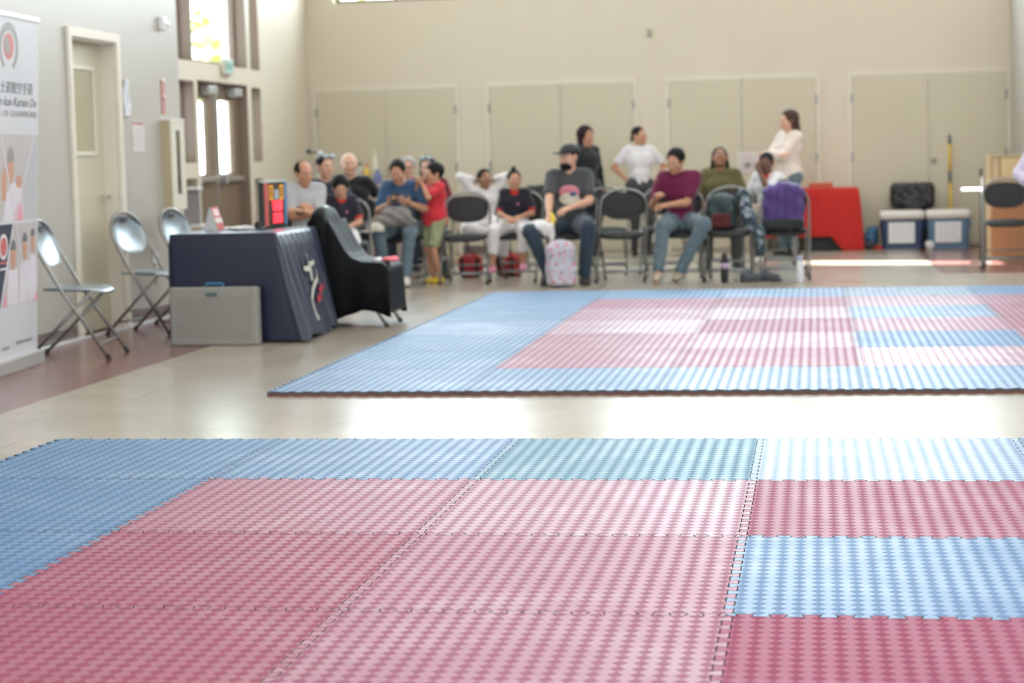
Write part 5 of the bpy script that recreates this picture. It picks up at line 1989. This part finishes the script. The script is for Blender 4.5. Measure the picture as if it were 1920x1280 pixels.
# sensor on the back wall
s_ = root('wall_sensor', 'small grey sensor high on the back wall', 'sensor', (-1.985, YB, 2.66))
MB().box(-.025, .025, -.035, 0, -.045, .045, b=.008).build('housing', mat('sensor_grey', (.34, .32, .28), .5), s_)
# small trolley beyond the table
s_ = root('trolley', 'grey-panelled stand with white top and shelf between navy table and side windows', 'stand', (-5.71, 17.05, 0))
MB().box(-.10, .10, -.07, .07, .955, .985, b=.01).build('top', M_WPL, s_)
MB().box(-.085, .085, -.02, .02, .64, .955).build('panel', mat('panel_grey_lilac', (.26, .25, .28), .5), s_)
MB().box(-.135, .135, -.09, .09, .605, .64, b=.01).build('shelf', M_WPL, s_)
for x in (-.11, .11):
    for y in (-.07, .07):
        MB().tube([(x, y, 0), (x, y, .606)], .012).build('leg', M_TUBE, s_, True)
# ------------------------------------------------------------------ back of the hall
C_RCL = cloth('red_tablecloth', (.52, .022, .018), 6, .5, .7)
t = root('folding_table', 'folding table under the red cloth by the cupboards', 'table', (0, 0, 0))
RX0, RX1, RY0, RY1, RZ = -.62, .50, 22.82, 23.42, .735
MB().box(RX0 + .01, RX1 - .01, RY0 + .01, RY1 - .01, RZ - .04, RZ - .005, b=.006).build('tabletop', M_WPL, t)
for x in (RX0 + .08, RX1 - .08):
    for y in (RY0 + .06, RY1 - .06):
        MB().tube([(x, y, 0), (x, y, RZ - .04)], .014).build('leg', M_TUBE, t, True)
o = drape(RX0, RX1, RY0, RY1, RZ + .003, lambda s_, u: (.17 if u < .72 else .17 - .165 * min(1, (u - .72) / .12)) if s_ == 0 else (.01 if s_ == 1 else .15),
          lambda s_, u: {0: (.010, 26, .01 + (.05 * (u - .6) if u > .6 else 0)), 1: (.018, 30, .05), 2: (.01, 20, .02), 3: (.01, 20, .02)}[s_], m=C_RCL)
tag(o, 'bright red cloth over the table by the cupboards, one corner reaching the floor', 'tablecloth')
s_ = root('box', 'flat orange box lying on the red cloth', 'box', (.07, 23.15, RZ + .004), R_(8))
MB().box(-.13, .13, -.09, .09, 0, .055, b=.006).build('body', mat('orange_card', (.55, .12, .06), .6, noise=20), s_)
MB().box(-.132, .132, -.092, .092, .040, .060, b=.004).build('lid', mat('orange_lid', (.58, .16, .08), .6, noise=20), s_)
s_ = root('storage_box', 'black crate standing on the floor under the red table', 'box', (.12, 23.14, 0))
MB().box(-.24, .24, -.18, .18, 0, .15, b=.012).build('body', mat('black_crate', (.025, .025, .03), .5, noise=20), s_)
MB().box(-.25, .25, -.19, .19, .15, .166, b=.005).build('lid', M_RUB, s_)
s_ = root('bag', 'small mottled grey and blue bag left of the black crate under the red table', 'bag', (-.30, 23.05, 0))
S_ = Sdf().box((0, 0, .075), (.12, .09, .075), .04)
S_.field(lambda X, Y, Z: .006 * np.sin(X * 50) * np.sin(Z * 60 + Y * 30))
S_.build('body', mat('mottled_bag', (.22, .17, .24), .7, noise=18, var=.5), s_, .009)
MB().tube(fillet([(-.06, 0, .14), (-.05, 0, .19), (.05, 0, .19), (.06, 0, .14)], .03), .007, 8).build('handle', M_RUB, s_, True)


def cooler(name, label, x, y, w, d, h_, body, lid, rz=0, wheels=False):
    t = root(name, label, 'cooler', (x, y, 0), R_(rz))
    S_ = MB()
    # tapered tub
    q = .045
    lo_, hi_ = rrect(w - q, d - q, .04, 6), rrect(w, d, .05, 6)
    n_ = len(lo_)
    hb = h_ * .78
    vs = [(p[0], p[1], .0) for p in lo_] + [(p[0] * .999, p[1] * .999, .05) for p in lo_] + [(p[0], p[1], hb) for p in hi_]
    fs = [tuple(range(n_ - 1, -1, -1)), tuple(range(2 * n_, 3 * n_))]
    for k_ in range(2):
        fs += [(k_ * n_ + i, k_ * n_ + (i + 1) % n_, (k_ + 1) * n_ + (i + 1) % n_, (k_ + 1) * n_ + i) for i in range(n_)]
    S_.add(vs, fs).build('tub', body, t)
    L = rrect(w + .02, d + .02, .055, 6)
    n_ = len(L)
    vs, fs = [], []
    lv = [(1.0, hb + .001), (1.0, hb + .05), (.985, h_ - .02), (.93, h_ - .004), (.80, h_)]
    for f, z in lv:
        vs += [(p[0] * f, p[1] * f, z) for p in L]
    for k_ in range(len(lv) - 1):
        fs += [(k_ * n_ + i, k_ * n_ + (i + 1) % n_, (k_ + 1) * n_ + (i + 1) % n_, (k_ + 1) * n_ + i) for i in range(n_)]
    fs += [tuple(range(n_ - 1, -1, -1)), tuple(range((len(lv) - 1) * n_, len(lv) * n_))]
    MB().add(vs, fs).build('lid', lid, t, True)
    sg = MB().box(-w * .30 - .01, w * .30 - .01, -d / 2 - .004, -d / 2 - .001, hb * .22, hb * .90).build('label_sheet', M_PAPER, t)
    l_ = MB()
    rnd = random.Random(int(x * 100))
    for k_ in range(4):
        xx = -w * .24
        zz = hb * (.78 - .14 * k_)
        while xx < w * .2:
            ww = rnd.uniform(.02, .06)
            l_.box(xx, min(xx + ww, w * .24), -d / 2 - .0055, -d / 2 - .0042, zz, zz + .012)
            xx += ww + .015
    l_.build('writing', mat('pen_grey', (.45, .43, .47), .7), sg)
    for s2 in (-1, 1):
        MB().box(s2 * (w / 2 + .006) - .012, s2 * (w / 2 + .006) + .012, -.06, .06, hb * .72, hb * .82, b=.006).build('handle', body, t)
    if wheels:
        for s2 in (-1, 1):
            MB().lathe([(.045, -.015), (.05, -.01), (.05, .01), (.045, .015)], 20, Matrix.Translation((-w / 2 + .03, s2 * (d / 2 - .02) - .02, .05)) @ Matrix.Rotation(PI / 2, 4, 'X')).build('wheel', M_WPL, t, True)
    return t


M_LIDW = mat('cooler_lid_cream', (.74, .70, .66), .4, noise=20, var=.03)
cooler('cooler', 'dark navy cooler with a white lid and a taped paper sheet', 1.01, 23.05, .50, .36, .455, mat('cooler_navy', (.022, .045, .11), .4, noise=20), M_LIDW)
cooler('cooler', 'lighter slate blue wheeled cooler with a white lid and a taped sheet', 1.545, 23.05, .50, .38, .455, mat('cooler_slate', (.10, .19, .30), .4, noise=20), M_LIDW, 0, True)
s_ = root('trash_bin', 'bin lined with a black plastic bag behind the navy cooler', 'bin', (1.15, 23.40, 0))
MB().lathe([(.16, 0), (.165, .02), (.19, .60), (.20, .62), (.195, .63)], 24).build('bin', mat('bin_grey', (.05, .05, .055), .5), s_, True)
S_ = Sdf().box((0, 0, .62), (.25, .17, .145), .05)
S_.field(lambda X, Y, Z: .010 * np.sin(X * 38 + Z * 20) * np.sin(Z * 45 + Y * 30) + .006 * np.sin(X * 90 + Y * 80))
S_.build('bag', mat('black_plastic_bag', (.02, .02, .025), .25, noise=8, bump=.5), s_, .010)
s_ = root('broom', 'long yellow-handled broom leaning on the cupboards behind the slate cooler', 'broom', (1.60, 23.33, 0))
MB().tube([(0, 0, .12), (0, .17, .79)], .017, 12).build('handle', mat('broom_yellow', (.70, .46, .04), .4, noise=20), s_, True)
MB().tube([(0, .16, .76), (0, .195, .90)], .019, 12).build('grip', mat('broom_grey_grip', (.12, .12, .13), .6), s_, True)
MB().tube([(0, .19, .88), (0, .235, 1.24)], .017, 12).build('handle', mat('broom_yellow2', (.70, .46, .04), .4, noise=20), s_, True)
MB().tube([(0, .232, 1.22), (0, .245, 1.33)], .018, 12).build('tip', mat('broom_blue_grey', (.12, .16, .17), .5), s_, True)
S_ = Sdf().box((0, 0, .07), (.14, .035, .07), .02)
S_.field(lambda X, Y, Z: .004 * np.sin(X * 180))
S_.build('bristles', mat('broom_bristle', (.06, .06, .07), .8), s_, .008)
s_ = root('tote_bag', 'crumpled light blue bag on the floor between red table and navy cooler', 'bag', (.66, 23.25, 0))
S_ = Sdf().ell((0, 0, .12), (.085, .10, .13), None, .03).ell((.02, -.02, .22), (.06, .06, .05), None, .03).cut((0, 0, .001), (0, 0, -1))
S_.field(lambda X, Y, Z: .012 * np.sin(X * 60 + Z * 40) * np.sin(Z * 50 + Y * 40))
S_.build('body', mat('light_blue_bag', (.08, .22, .40), .5, noise=10), s_, .009)
s_ = root('bundle', 'low dark and red bundle lying beside the red table', 'bundle', (.66, 22.98, 0))
Sdf().ell((-.02, 0, .045), (.075, .07, .05), None, .02).cut((0, 0, .001), (0, 0, -1)).build('dark_cloth', C_DKT, s_, .009)
Sdf().ell((.07, -.02, .02), (.07, .05, .025), None, .02).cut((0, 0, .001), (0, 0, -1)).build('red_cloth', C_RCL, s_, .008)
# wooden cabinet at the right
s_ = root('wooden_cabinet', 'tall light wooden cabinet with a darker lower half at the right edge', 'cabinet', (2.20, 20.56, 0))
M_PLY = mat('light_plywood', (.52, .39, .22), .5, noise=5, var=.10)
M_OAK = mat('orange_oak', (.36, .17, .07), .45, noise=5, var=.15)
MB().box(-.41, .36, -.12, .28, 0, .02).box(-.41, -.39, -.12, .28, .02, 1.09).box(.34, .36, -.12, .28, .02, 1.09).box(-.39, .34, .26, .28, .02, 1.09).box(-.39, .34, -.12, .26, 1.07, 1.09).build('carcass', M_PLY, s_)
MB().box(-.30, .335, -.135, -.118, .60, 1.06, b=.003).build('door', mat('pale_birch', (.58, .44, .24), .45, noise=4, var=.08), s_)
MB().box(-.385, .335, -.132, -.118, .03, .58, b=.003).build('drawer', M_OAK, s_)
MB().box(-.385, -.31, -.132, -.118, .60, 1.06, b=.003).build('stile', mat('beige_stile', (.50, .37, .22), .5, noise=6), s_)
s_ = root('tray_stand', 'thin black stand holding a white tray that catches the sunlight', 'stand', (1.665, 19.98, 0))
MB().lathe([(.11, 0), (.11, .012), (.02, .02)], 24).build('base', M_RUB, s_, True)
MB().tube([(0, 0, .01), (0, 0, .96)], .013, 10).build('pole', M_RUB, s_, True)
MB().box(-.20, .0, -.05, .05, .735, .765, b=.010).build('tray', mat('glossy_white_tray', (.85, .85, .85), .2), s_)
# paper on the third cupboard
s_ = root('notice', 'white paper sign taped to the third pair of cupboard doors', 'notice', (-.80, YB - .0225, 1.055))
MB().box(-.135, .135, -.003, -.001, -.125, .13).build('sheet', mat('sign_paper', (.66, .60, .60), .7), s_)
l_ = MB()
for k_ in range(4):
    l_.box(-.09, .08 - .02 * (k_ % 2), -.0042, -.0032, .07 - k_ * .045, .085 - k_ * .045)
l_.build('writing', mat('sign_grey', (.50, .44, .46), .7), s_)
# refreshment counter at the left back
s_ = root('counter', 'narrow beige counter along the left end of the back wall', 'counter', (-5.15, 22.25, 0))
MB().box(-.42, .42, -.25, .25, .88, .915, b=.008).build('top', mat('counter_top', (.40, .33, .26), .4, noise=12), s_)
MB().box(-.39, .39, -.22, .22, .03, .88, b=.004).build('body', mat('counter_body', (.34, .28, .22), .55, noise=12), s_)


def bottle(label, x, y, h_, r_, body, cap, sh=0):
    t = root('bottle', label, 'bottle', (x, y, .915), 0, 'bottles on the back counter')
    MB().lathe([(r_ * .9, 0), (r_, .01), (r_, h_ * .58), (r_ * .8, h_ * .7), (r_ * .38, h_ * .8), (r_ * .36, h_ * .9)], 20).build('body', body, t, True)
    MB().lathe([(r_ * .45, h_ * .9), (r_ * .45, h_), (r_ * .3, h_ * 1.01)], 16).build('cap', cap, t, True)


M_YB = mat('yellow_drink', (.55, .36, .05), .3)
M_RC = mat('red_cap', (.55, .04, .03), .4)
M_BC = mat('slate_plastic', (.13, .15, .30), .4)
M_CW = mat('cream_plastic', (.60, .56, .44), .4)
bottle('grey bottle with a black cap at the left of the counter', -5.33, 22.2, .25, .045, mat('grey_bottle', (.40, .38, .34), .3), M_RUB)
bottle('yellow bottle with a red cap on the counter', -5.235, 22.15, .24, .042, M_YB, M_RC)
bottle('tall slim cream bottle, highest on the counter', -5.17, 22.3, .40, .040, M_CW, M_CW)
bottle('slate blue bottle right of the yellow one', -5.10, 22.12, .17, .055, M_BC, M_BC)
s_ = root('pole_stand', 'white pole with a small dark clamp near the left back corner', 'stand', (-5.52, 21.1, 0))
MB().lathe([(.16, 0), (.16, .015), (.03, .03)], 24).build('base', M_WPL, s_, True)
MB().tube([(0, 0, .02), (0, 0, 1.32)], .028, 14).build('pole', mat('pole_white', (.50, .52, .50), .4), s_, True)
MB().tube([(-.02, 0, 1.29), (-.13, 0, 1.30)], .008, 8).build('arm', M_RUB, s_, True)
MB().ball((-.135, 0, 1.31), (.035, .03, .03), 12).build('clamp', mat('dark_green_clamp', (.04, .05, .03), .5), s_, True)

# ------------------------------------------------------------------ bags, clothes and bottles around the chairs


def backpack(label, x, y, z, w, d, h_, m, m2, rz=0, pocket=True, ribs=0, lean=0):
    t = root('backpack', label, 'backpack', (x, y, z), R_(rz))
    t.rotation_euler = (R_(lean), 0, R_(rz))
    S_ = Sdf().box((0, 0, h_ * .46), (w / 2, d / 2, h_ * .46), min(w, d) * .32, None, .03).ell((0, 0, h_ * .78), (w * .42, d * .46, h_ * .23), None, .05)
    if ribs:
        S_.field(lambda X, Y, Z: .007 * np.cos(X * ribs) + .004 * np.sin(Z * 40 + X * 20))
    else:
        S_.field(lambda X, Y, Z: .007 * np.sin(X * 38 + 1) * np.sin(Z * 30 + Y * 25))
    S_.cut((0, 0, .001), (0, 0, -1))
    b_ = S_.build('body', m, t, .008)
    if pocket:
        p_ = Sdf().box((0, -d * .48, h_ * .26), (w * .36, d * .17, h_ * .21), .03, None, .02)
        p_.field(lambda X, Y, Z: .004 * np.sin(X * 60) * np.sin(Z * 50))
        p_.build('front_pocket', m2, t, .008)
    MB().tube(fillet([(-.05, .02, h_ * .93), (-.045, .02, h_ * 1.04), (.045, .02, h_ * 1.04), (.05, .02, h_ * .93)], .03), .009, 8).build('handle', M_RUB, t, True)
    for q in (-1, 1):
        MB().tube(fillet([(q * w * .2, d * .42, h_ * .88), (q * w * .3, d * .68, h_ * .55), (q * w * .34, d * .45, h_ * .12)], .1), .014, 8).build('strap', M_RUB, t, True)
    MB().tube([(w * .40 * math.cos(PI * k_ / 12), -d * .44, h_ * .55 + h_ * .30 * math.sin(PI * k_ / 12)) for k_ in range(13)], .004, 6).build('zip', M_HINGE, t, True)
    return t


def floral():
    m = bpy.data.materials.new('floral_fabric')
    m.use_nodes = True
    nt = m.node_tree
    b = nt.nodes['Principled BSDF']
    tc = nt.nodes.new('ShaderNodeTexCoord')
    v1 = nt.nodes.new('ShaderNodeTexVoronoi')
    v1.inputs['Scale'].default_value = 26
    v2 = nt.nodes.new('ShaderNodeTexVoronoi')
    v2.inputs['Scale'].default_value = 17
    for v in (v1, v2):
        nt.links.new(tc.outputs['Object'], v.inputs['Vector'])
    a = math_n(nt, 'LESS_THAN', v1.outputs['Distance'], .36)
    b2 = math_n(nt, 'LESS_THAN', v2.outputs['Distance'], .22)
    c = mixc(nt, a, (.46, .46, .54, 1), (.58, .19, .24, 1))
    c = mixc(nt, b2, c, (.16, .22, .38, 1))
    nt.links.new(c, b.inputs['Base Color'])
    b.inputs['Roughness'].default_value = .8
    return m


M_FLOR = floral()
C_PUR = cloth('purple_nylon', (.075, .042, .18), 8, .5, .55)
C_PACK = cloth('pack_black', (.02, .021, .025), 8, .5, .6)
C_DGR = mat('dark_patterned_pack', (.022, .045, .05), .6, noise=9, var=.9)
backpack('flower-patterned pink and grey backpack on the floor at the capped man\'s feet', -2.29, 17.22, 0, .27, .19, .43, M_FLOR, M_FLOR, 8, True)
backpack('purple backpack with a black base on the rightmost front row chair', -.29, 17.93, .468, .38, .20, .43, C_PUR, C_PUR, 2, False, ribs=75)
b_ = root('pack_base', 'black waist bag under the purple backpack on the same chair', 'bag', (-.29, 17.86, .466), 0)
Sdf().box((0, 0, .045), (.19, .06, .05), .03, None, .02).build('body', C_PACK, b_, .008)
MB().box(-.05, .05, -.07, -.058, .02, .06, b=.004).build('buckle', M_RUB, b_)
MB().tube([(.06, -.06, .03), (.05, -.08, -.12), (.055, -.07, -.24)], .010, 8).build('strap', M_RUB, b_, True)
backpack('dark green patterned backpack on the chair right of the maroon polo man', -.86, 17.93, .468, .27, .18, .33, C_DGR, cloth('dark_red_patch', (.09, .02, .02)), -4, True)


def camo():
    m = mat('camouflage_cloth', (.12, .16, .18), .8)
    nt = m.node_tree
    b = nt.nodes['Principled BSDF']
    tc = nt.nodes.new('ShaderNodeTexCoord')
    v1 = nt.nodes.new('ShaderNodeTexVoronoi')
    v1.inputs['Scale'].default_value = 22
    nt.links.new(tc.outputs['Object'], v1.inputs['Vector'])
    rp = nt.nodes.new('ShaderNodeValToRGB')
    rp.color_ramp.interpolation = 'CONSTANT'
    for i, (p_, c_) in enumerate(((0, (.03, .05, .08)), (.35, (.10, .15, .18)), (.6, (.24, .28, .32)), (.8, (.05, .08, .08)))):
        e = rp.color_ramp.elements[i] if i < 2 else rp.color_ramp.elements.new(p_)
        e.position = p_
        e.color = (*c_, 1)
    s2 = nt.nodes.new('ShaderNodeSeparateXYZ')
    nt.links.new(v1.outputs['Color'], s2.inputs[0])
    nt.links.new(s2.outputs[0], rp.inputs[0])
    nt.links.new(rp.outputs[0], b.inputs['Base Color'])
    return m


s_ = root('camouflage_jacket', 'grey camouflage jacket hanging off the chair beside the dark green backpack', 'jacket', (-.60, 17.86, 0))
S_ = Sdf().cone((-.06, .0, .80), (.0, -.07, .56), .05, .065, .03).cone((.0, -.07, .56), (.10, -.11, .42), .065, .05, .03).cone((.10, -.11, .42), (.12, -.10, .26), .05, .035, .03)
S_.field(lambda X, Y, Z: .012 * np.sin(X * 50 + Z * 30) * np.sin(Z * 42 + Y * 30))
S_.build('cloth', camo(), s_, .008)
s_ = root('jacket', 'dark jacket hung over the second row chair left of the capped man', 'jacket', (-2.70, 19.28, 0))
S_ = Sdf().box((0, .14, .70), (.24, .09, .20), .06, rotm('X', -18), .03).cone((-.2, .1, .8), (-.26, .05, .52), .055, .045, .03).cone((.2, .1, .8), (.26, .05, .52), .055, .045, .03)
S_.field(lambda X, Y, Z: .010 * np.sin(X * 32 + Z * 14) * np.sin(Z * 28))
S_.build('cloth', cloth('jacket_dark_olive', (.035, .035, .03)), s_, .010)
# grey jacket on the lap of the man in blue
s_ = root('jacket', 'grey jacket bunched on the lap of the man in the blue T-shirt', 'jacket', (-3.90, 17.66, .60))
S_ = Sdf().ell((0, -.02, .06), (.15, .12, .10), None, .04).cone((-.08, -.08, .02), (-.15, -.10, -.03), .06, .05, .03).cone((.06, -.05, .06), (.14, -.02, .0), .07, .05, .03)
S_.field(lambda X, Y, Z: .014 * np.sin(X * 38 + Z * 30) * np.sin(Z * 32 + Y * 34))
S_.build('cloth', cloth('jacket_grey', (.22, .205, .20)), s_, .008)
s_ = root('cap', 'pale beige cap resting on the right knee of the man in blue', 'cap', (-4.07, 17.50, .535), R_(-30))
Sdf().ell((0, 0, 0), (.085, .095, .075), None, .01).cut((0, 0, -.01), (0, 0, -1)).build('crown', cloth('cap_beige', (.50, .48, .40)), s_, .008)
Sdf().ell((-.02, -.10, -.005), (.07, .08, .010), None, 0).build('brim', cloth('cap_brim_beige', (.52, .50, .44)), s_, .006)


def duffel(label, x, y, w, rz=0):
    t = root('duffel_bag', label, 'bag', (x, y, 0), R_(rz), 'red bags under the chairs')
    S_ = Sdf().box((0, 0, .11), (w / 2, .10, .11), .06, None, .03).ell((0, 0, .19), (w * .3, .07, .05), None, .03).cut((0, 0, .001), (0, 0, -1))
    S_.field(lambda X, Y, Z: .008 * np.sin(X * 50 + 2) * np.sin(Z * 40 + Y * 30))
    S_.build('body', mat('red_nylon', (.42, .015, .025), .5, noise=12), t, .008)
    for q in (-.3, .3):
        MB().box(q * w - .016, q * w + .016, -.108, -.098, .01, .20).build('webbing', M_RUB, t)
    MB().tube(fillet([(-.3 * w, -.03, .20), (-.1 * w, -.03, .26), (.1 * w, -.03, .26), (.3 * w, -.03, .20)], .05), .008, 8).build('handle', M_RUB, t, True)


duffel('red sports bag under the empty chair behind the boy in red', -3.42, 18.85, .24, 5)
duffel('red sports bag under the child with the pink clogs', -3.05, 18.95, .24, -10)


def flask(name, label, x, y, z, h_, r_, m, mc):
    t = root(name, label, 'bottle', (x, y, z))
    MB().lathe([(r_ * .95, 0), (r_, .008), (r_, h_ * .72), (r_ * .7, h_ * .82)], 20).build('body', m, t, True)
    MB().lathe([(r_ * .7, h_ * .82), (r_ * .75, h_ * .83), (r_ * .7, h_), (r_ * .5, h_ * 1.01)], 20).build('cap', mc, t, True)
    return t


t = flask('thermos', 'tall black flask with a lilac sticker on the floor before the green backpack chair', -.82, 17.49, 0, .27, .036, M_PADB, M_RUB)
MB().lathe([(.0366, .13), (.0366, .18)], 20).build('sticker', mat('lilac_sticker', (.45, .32, .50), .5), t, True)
M_CLR = mat('clear_bottle', (.62, .64, .68), .15)
t = flask('water_bottle', 'clear water bottle on the floor under the purple backpack', -.14, 17.42, 0, .24, .034, M_CLR, mat('blue_cap', (.35, .38, .55), .4))
flask('water_bottle', 'dark green bottle with pale top left of the red sports bags', -3.66, 18.78, 0, .22, .035, mat('dark_green_glass', (.01, .04, .04), .2), M_CLR)
# pair of dark shoes on the floor
for x, rz, lb in ((-.565, 20, 'left dark sneaker of the pair on the floor between the backpack chairs'), (-.405, -35, 'right dark sneaker of the pair on the floor between the backpack chairs')):
    t = root('sneaker', lb, 'shoe', (x, 17.60, 0), R_(90 + rz), 'dark sneakers on the floor')
    Sdf().cone((0, .08, .045), (0, -.06, .035), .045, .038, .03).cone((0, .08, .06), (0, .05, .08), .035, .03, .02).cut((0, 0, .012), (0, 0, -1)).build('upper', mat('sneaker_slate', (.06, .07, .085), .7, noise=20), t, .007)
    Sdf().cone((0, .085, .02), (0, -.075, .018), .046, .042, .02).cut((0, 0, .001), (0, 0, -1)).cut((0, 0, .022), (0, 0, 1)).build('sole', M_SOLED, t, .006)
# white cloth on the second-row seat back and loose shoes
s_ = root('cloth', 'beige cloth hanging at the chair edge between the two backpacks', 'cloth', (-.545, 17.98, 0))
S_ = Sdf().box((0, 0, .60), (.035, .03, .10), .02)
S_.field(lambda X, Y, Z: .006 * np.sin(X * 70 + Z * 30))
S_.build('cloth', cloth('beige_cloth', (.55, .46, .36)), s_, .007)
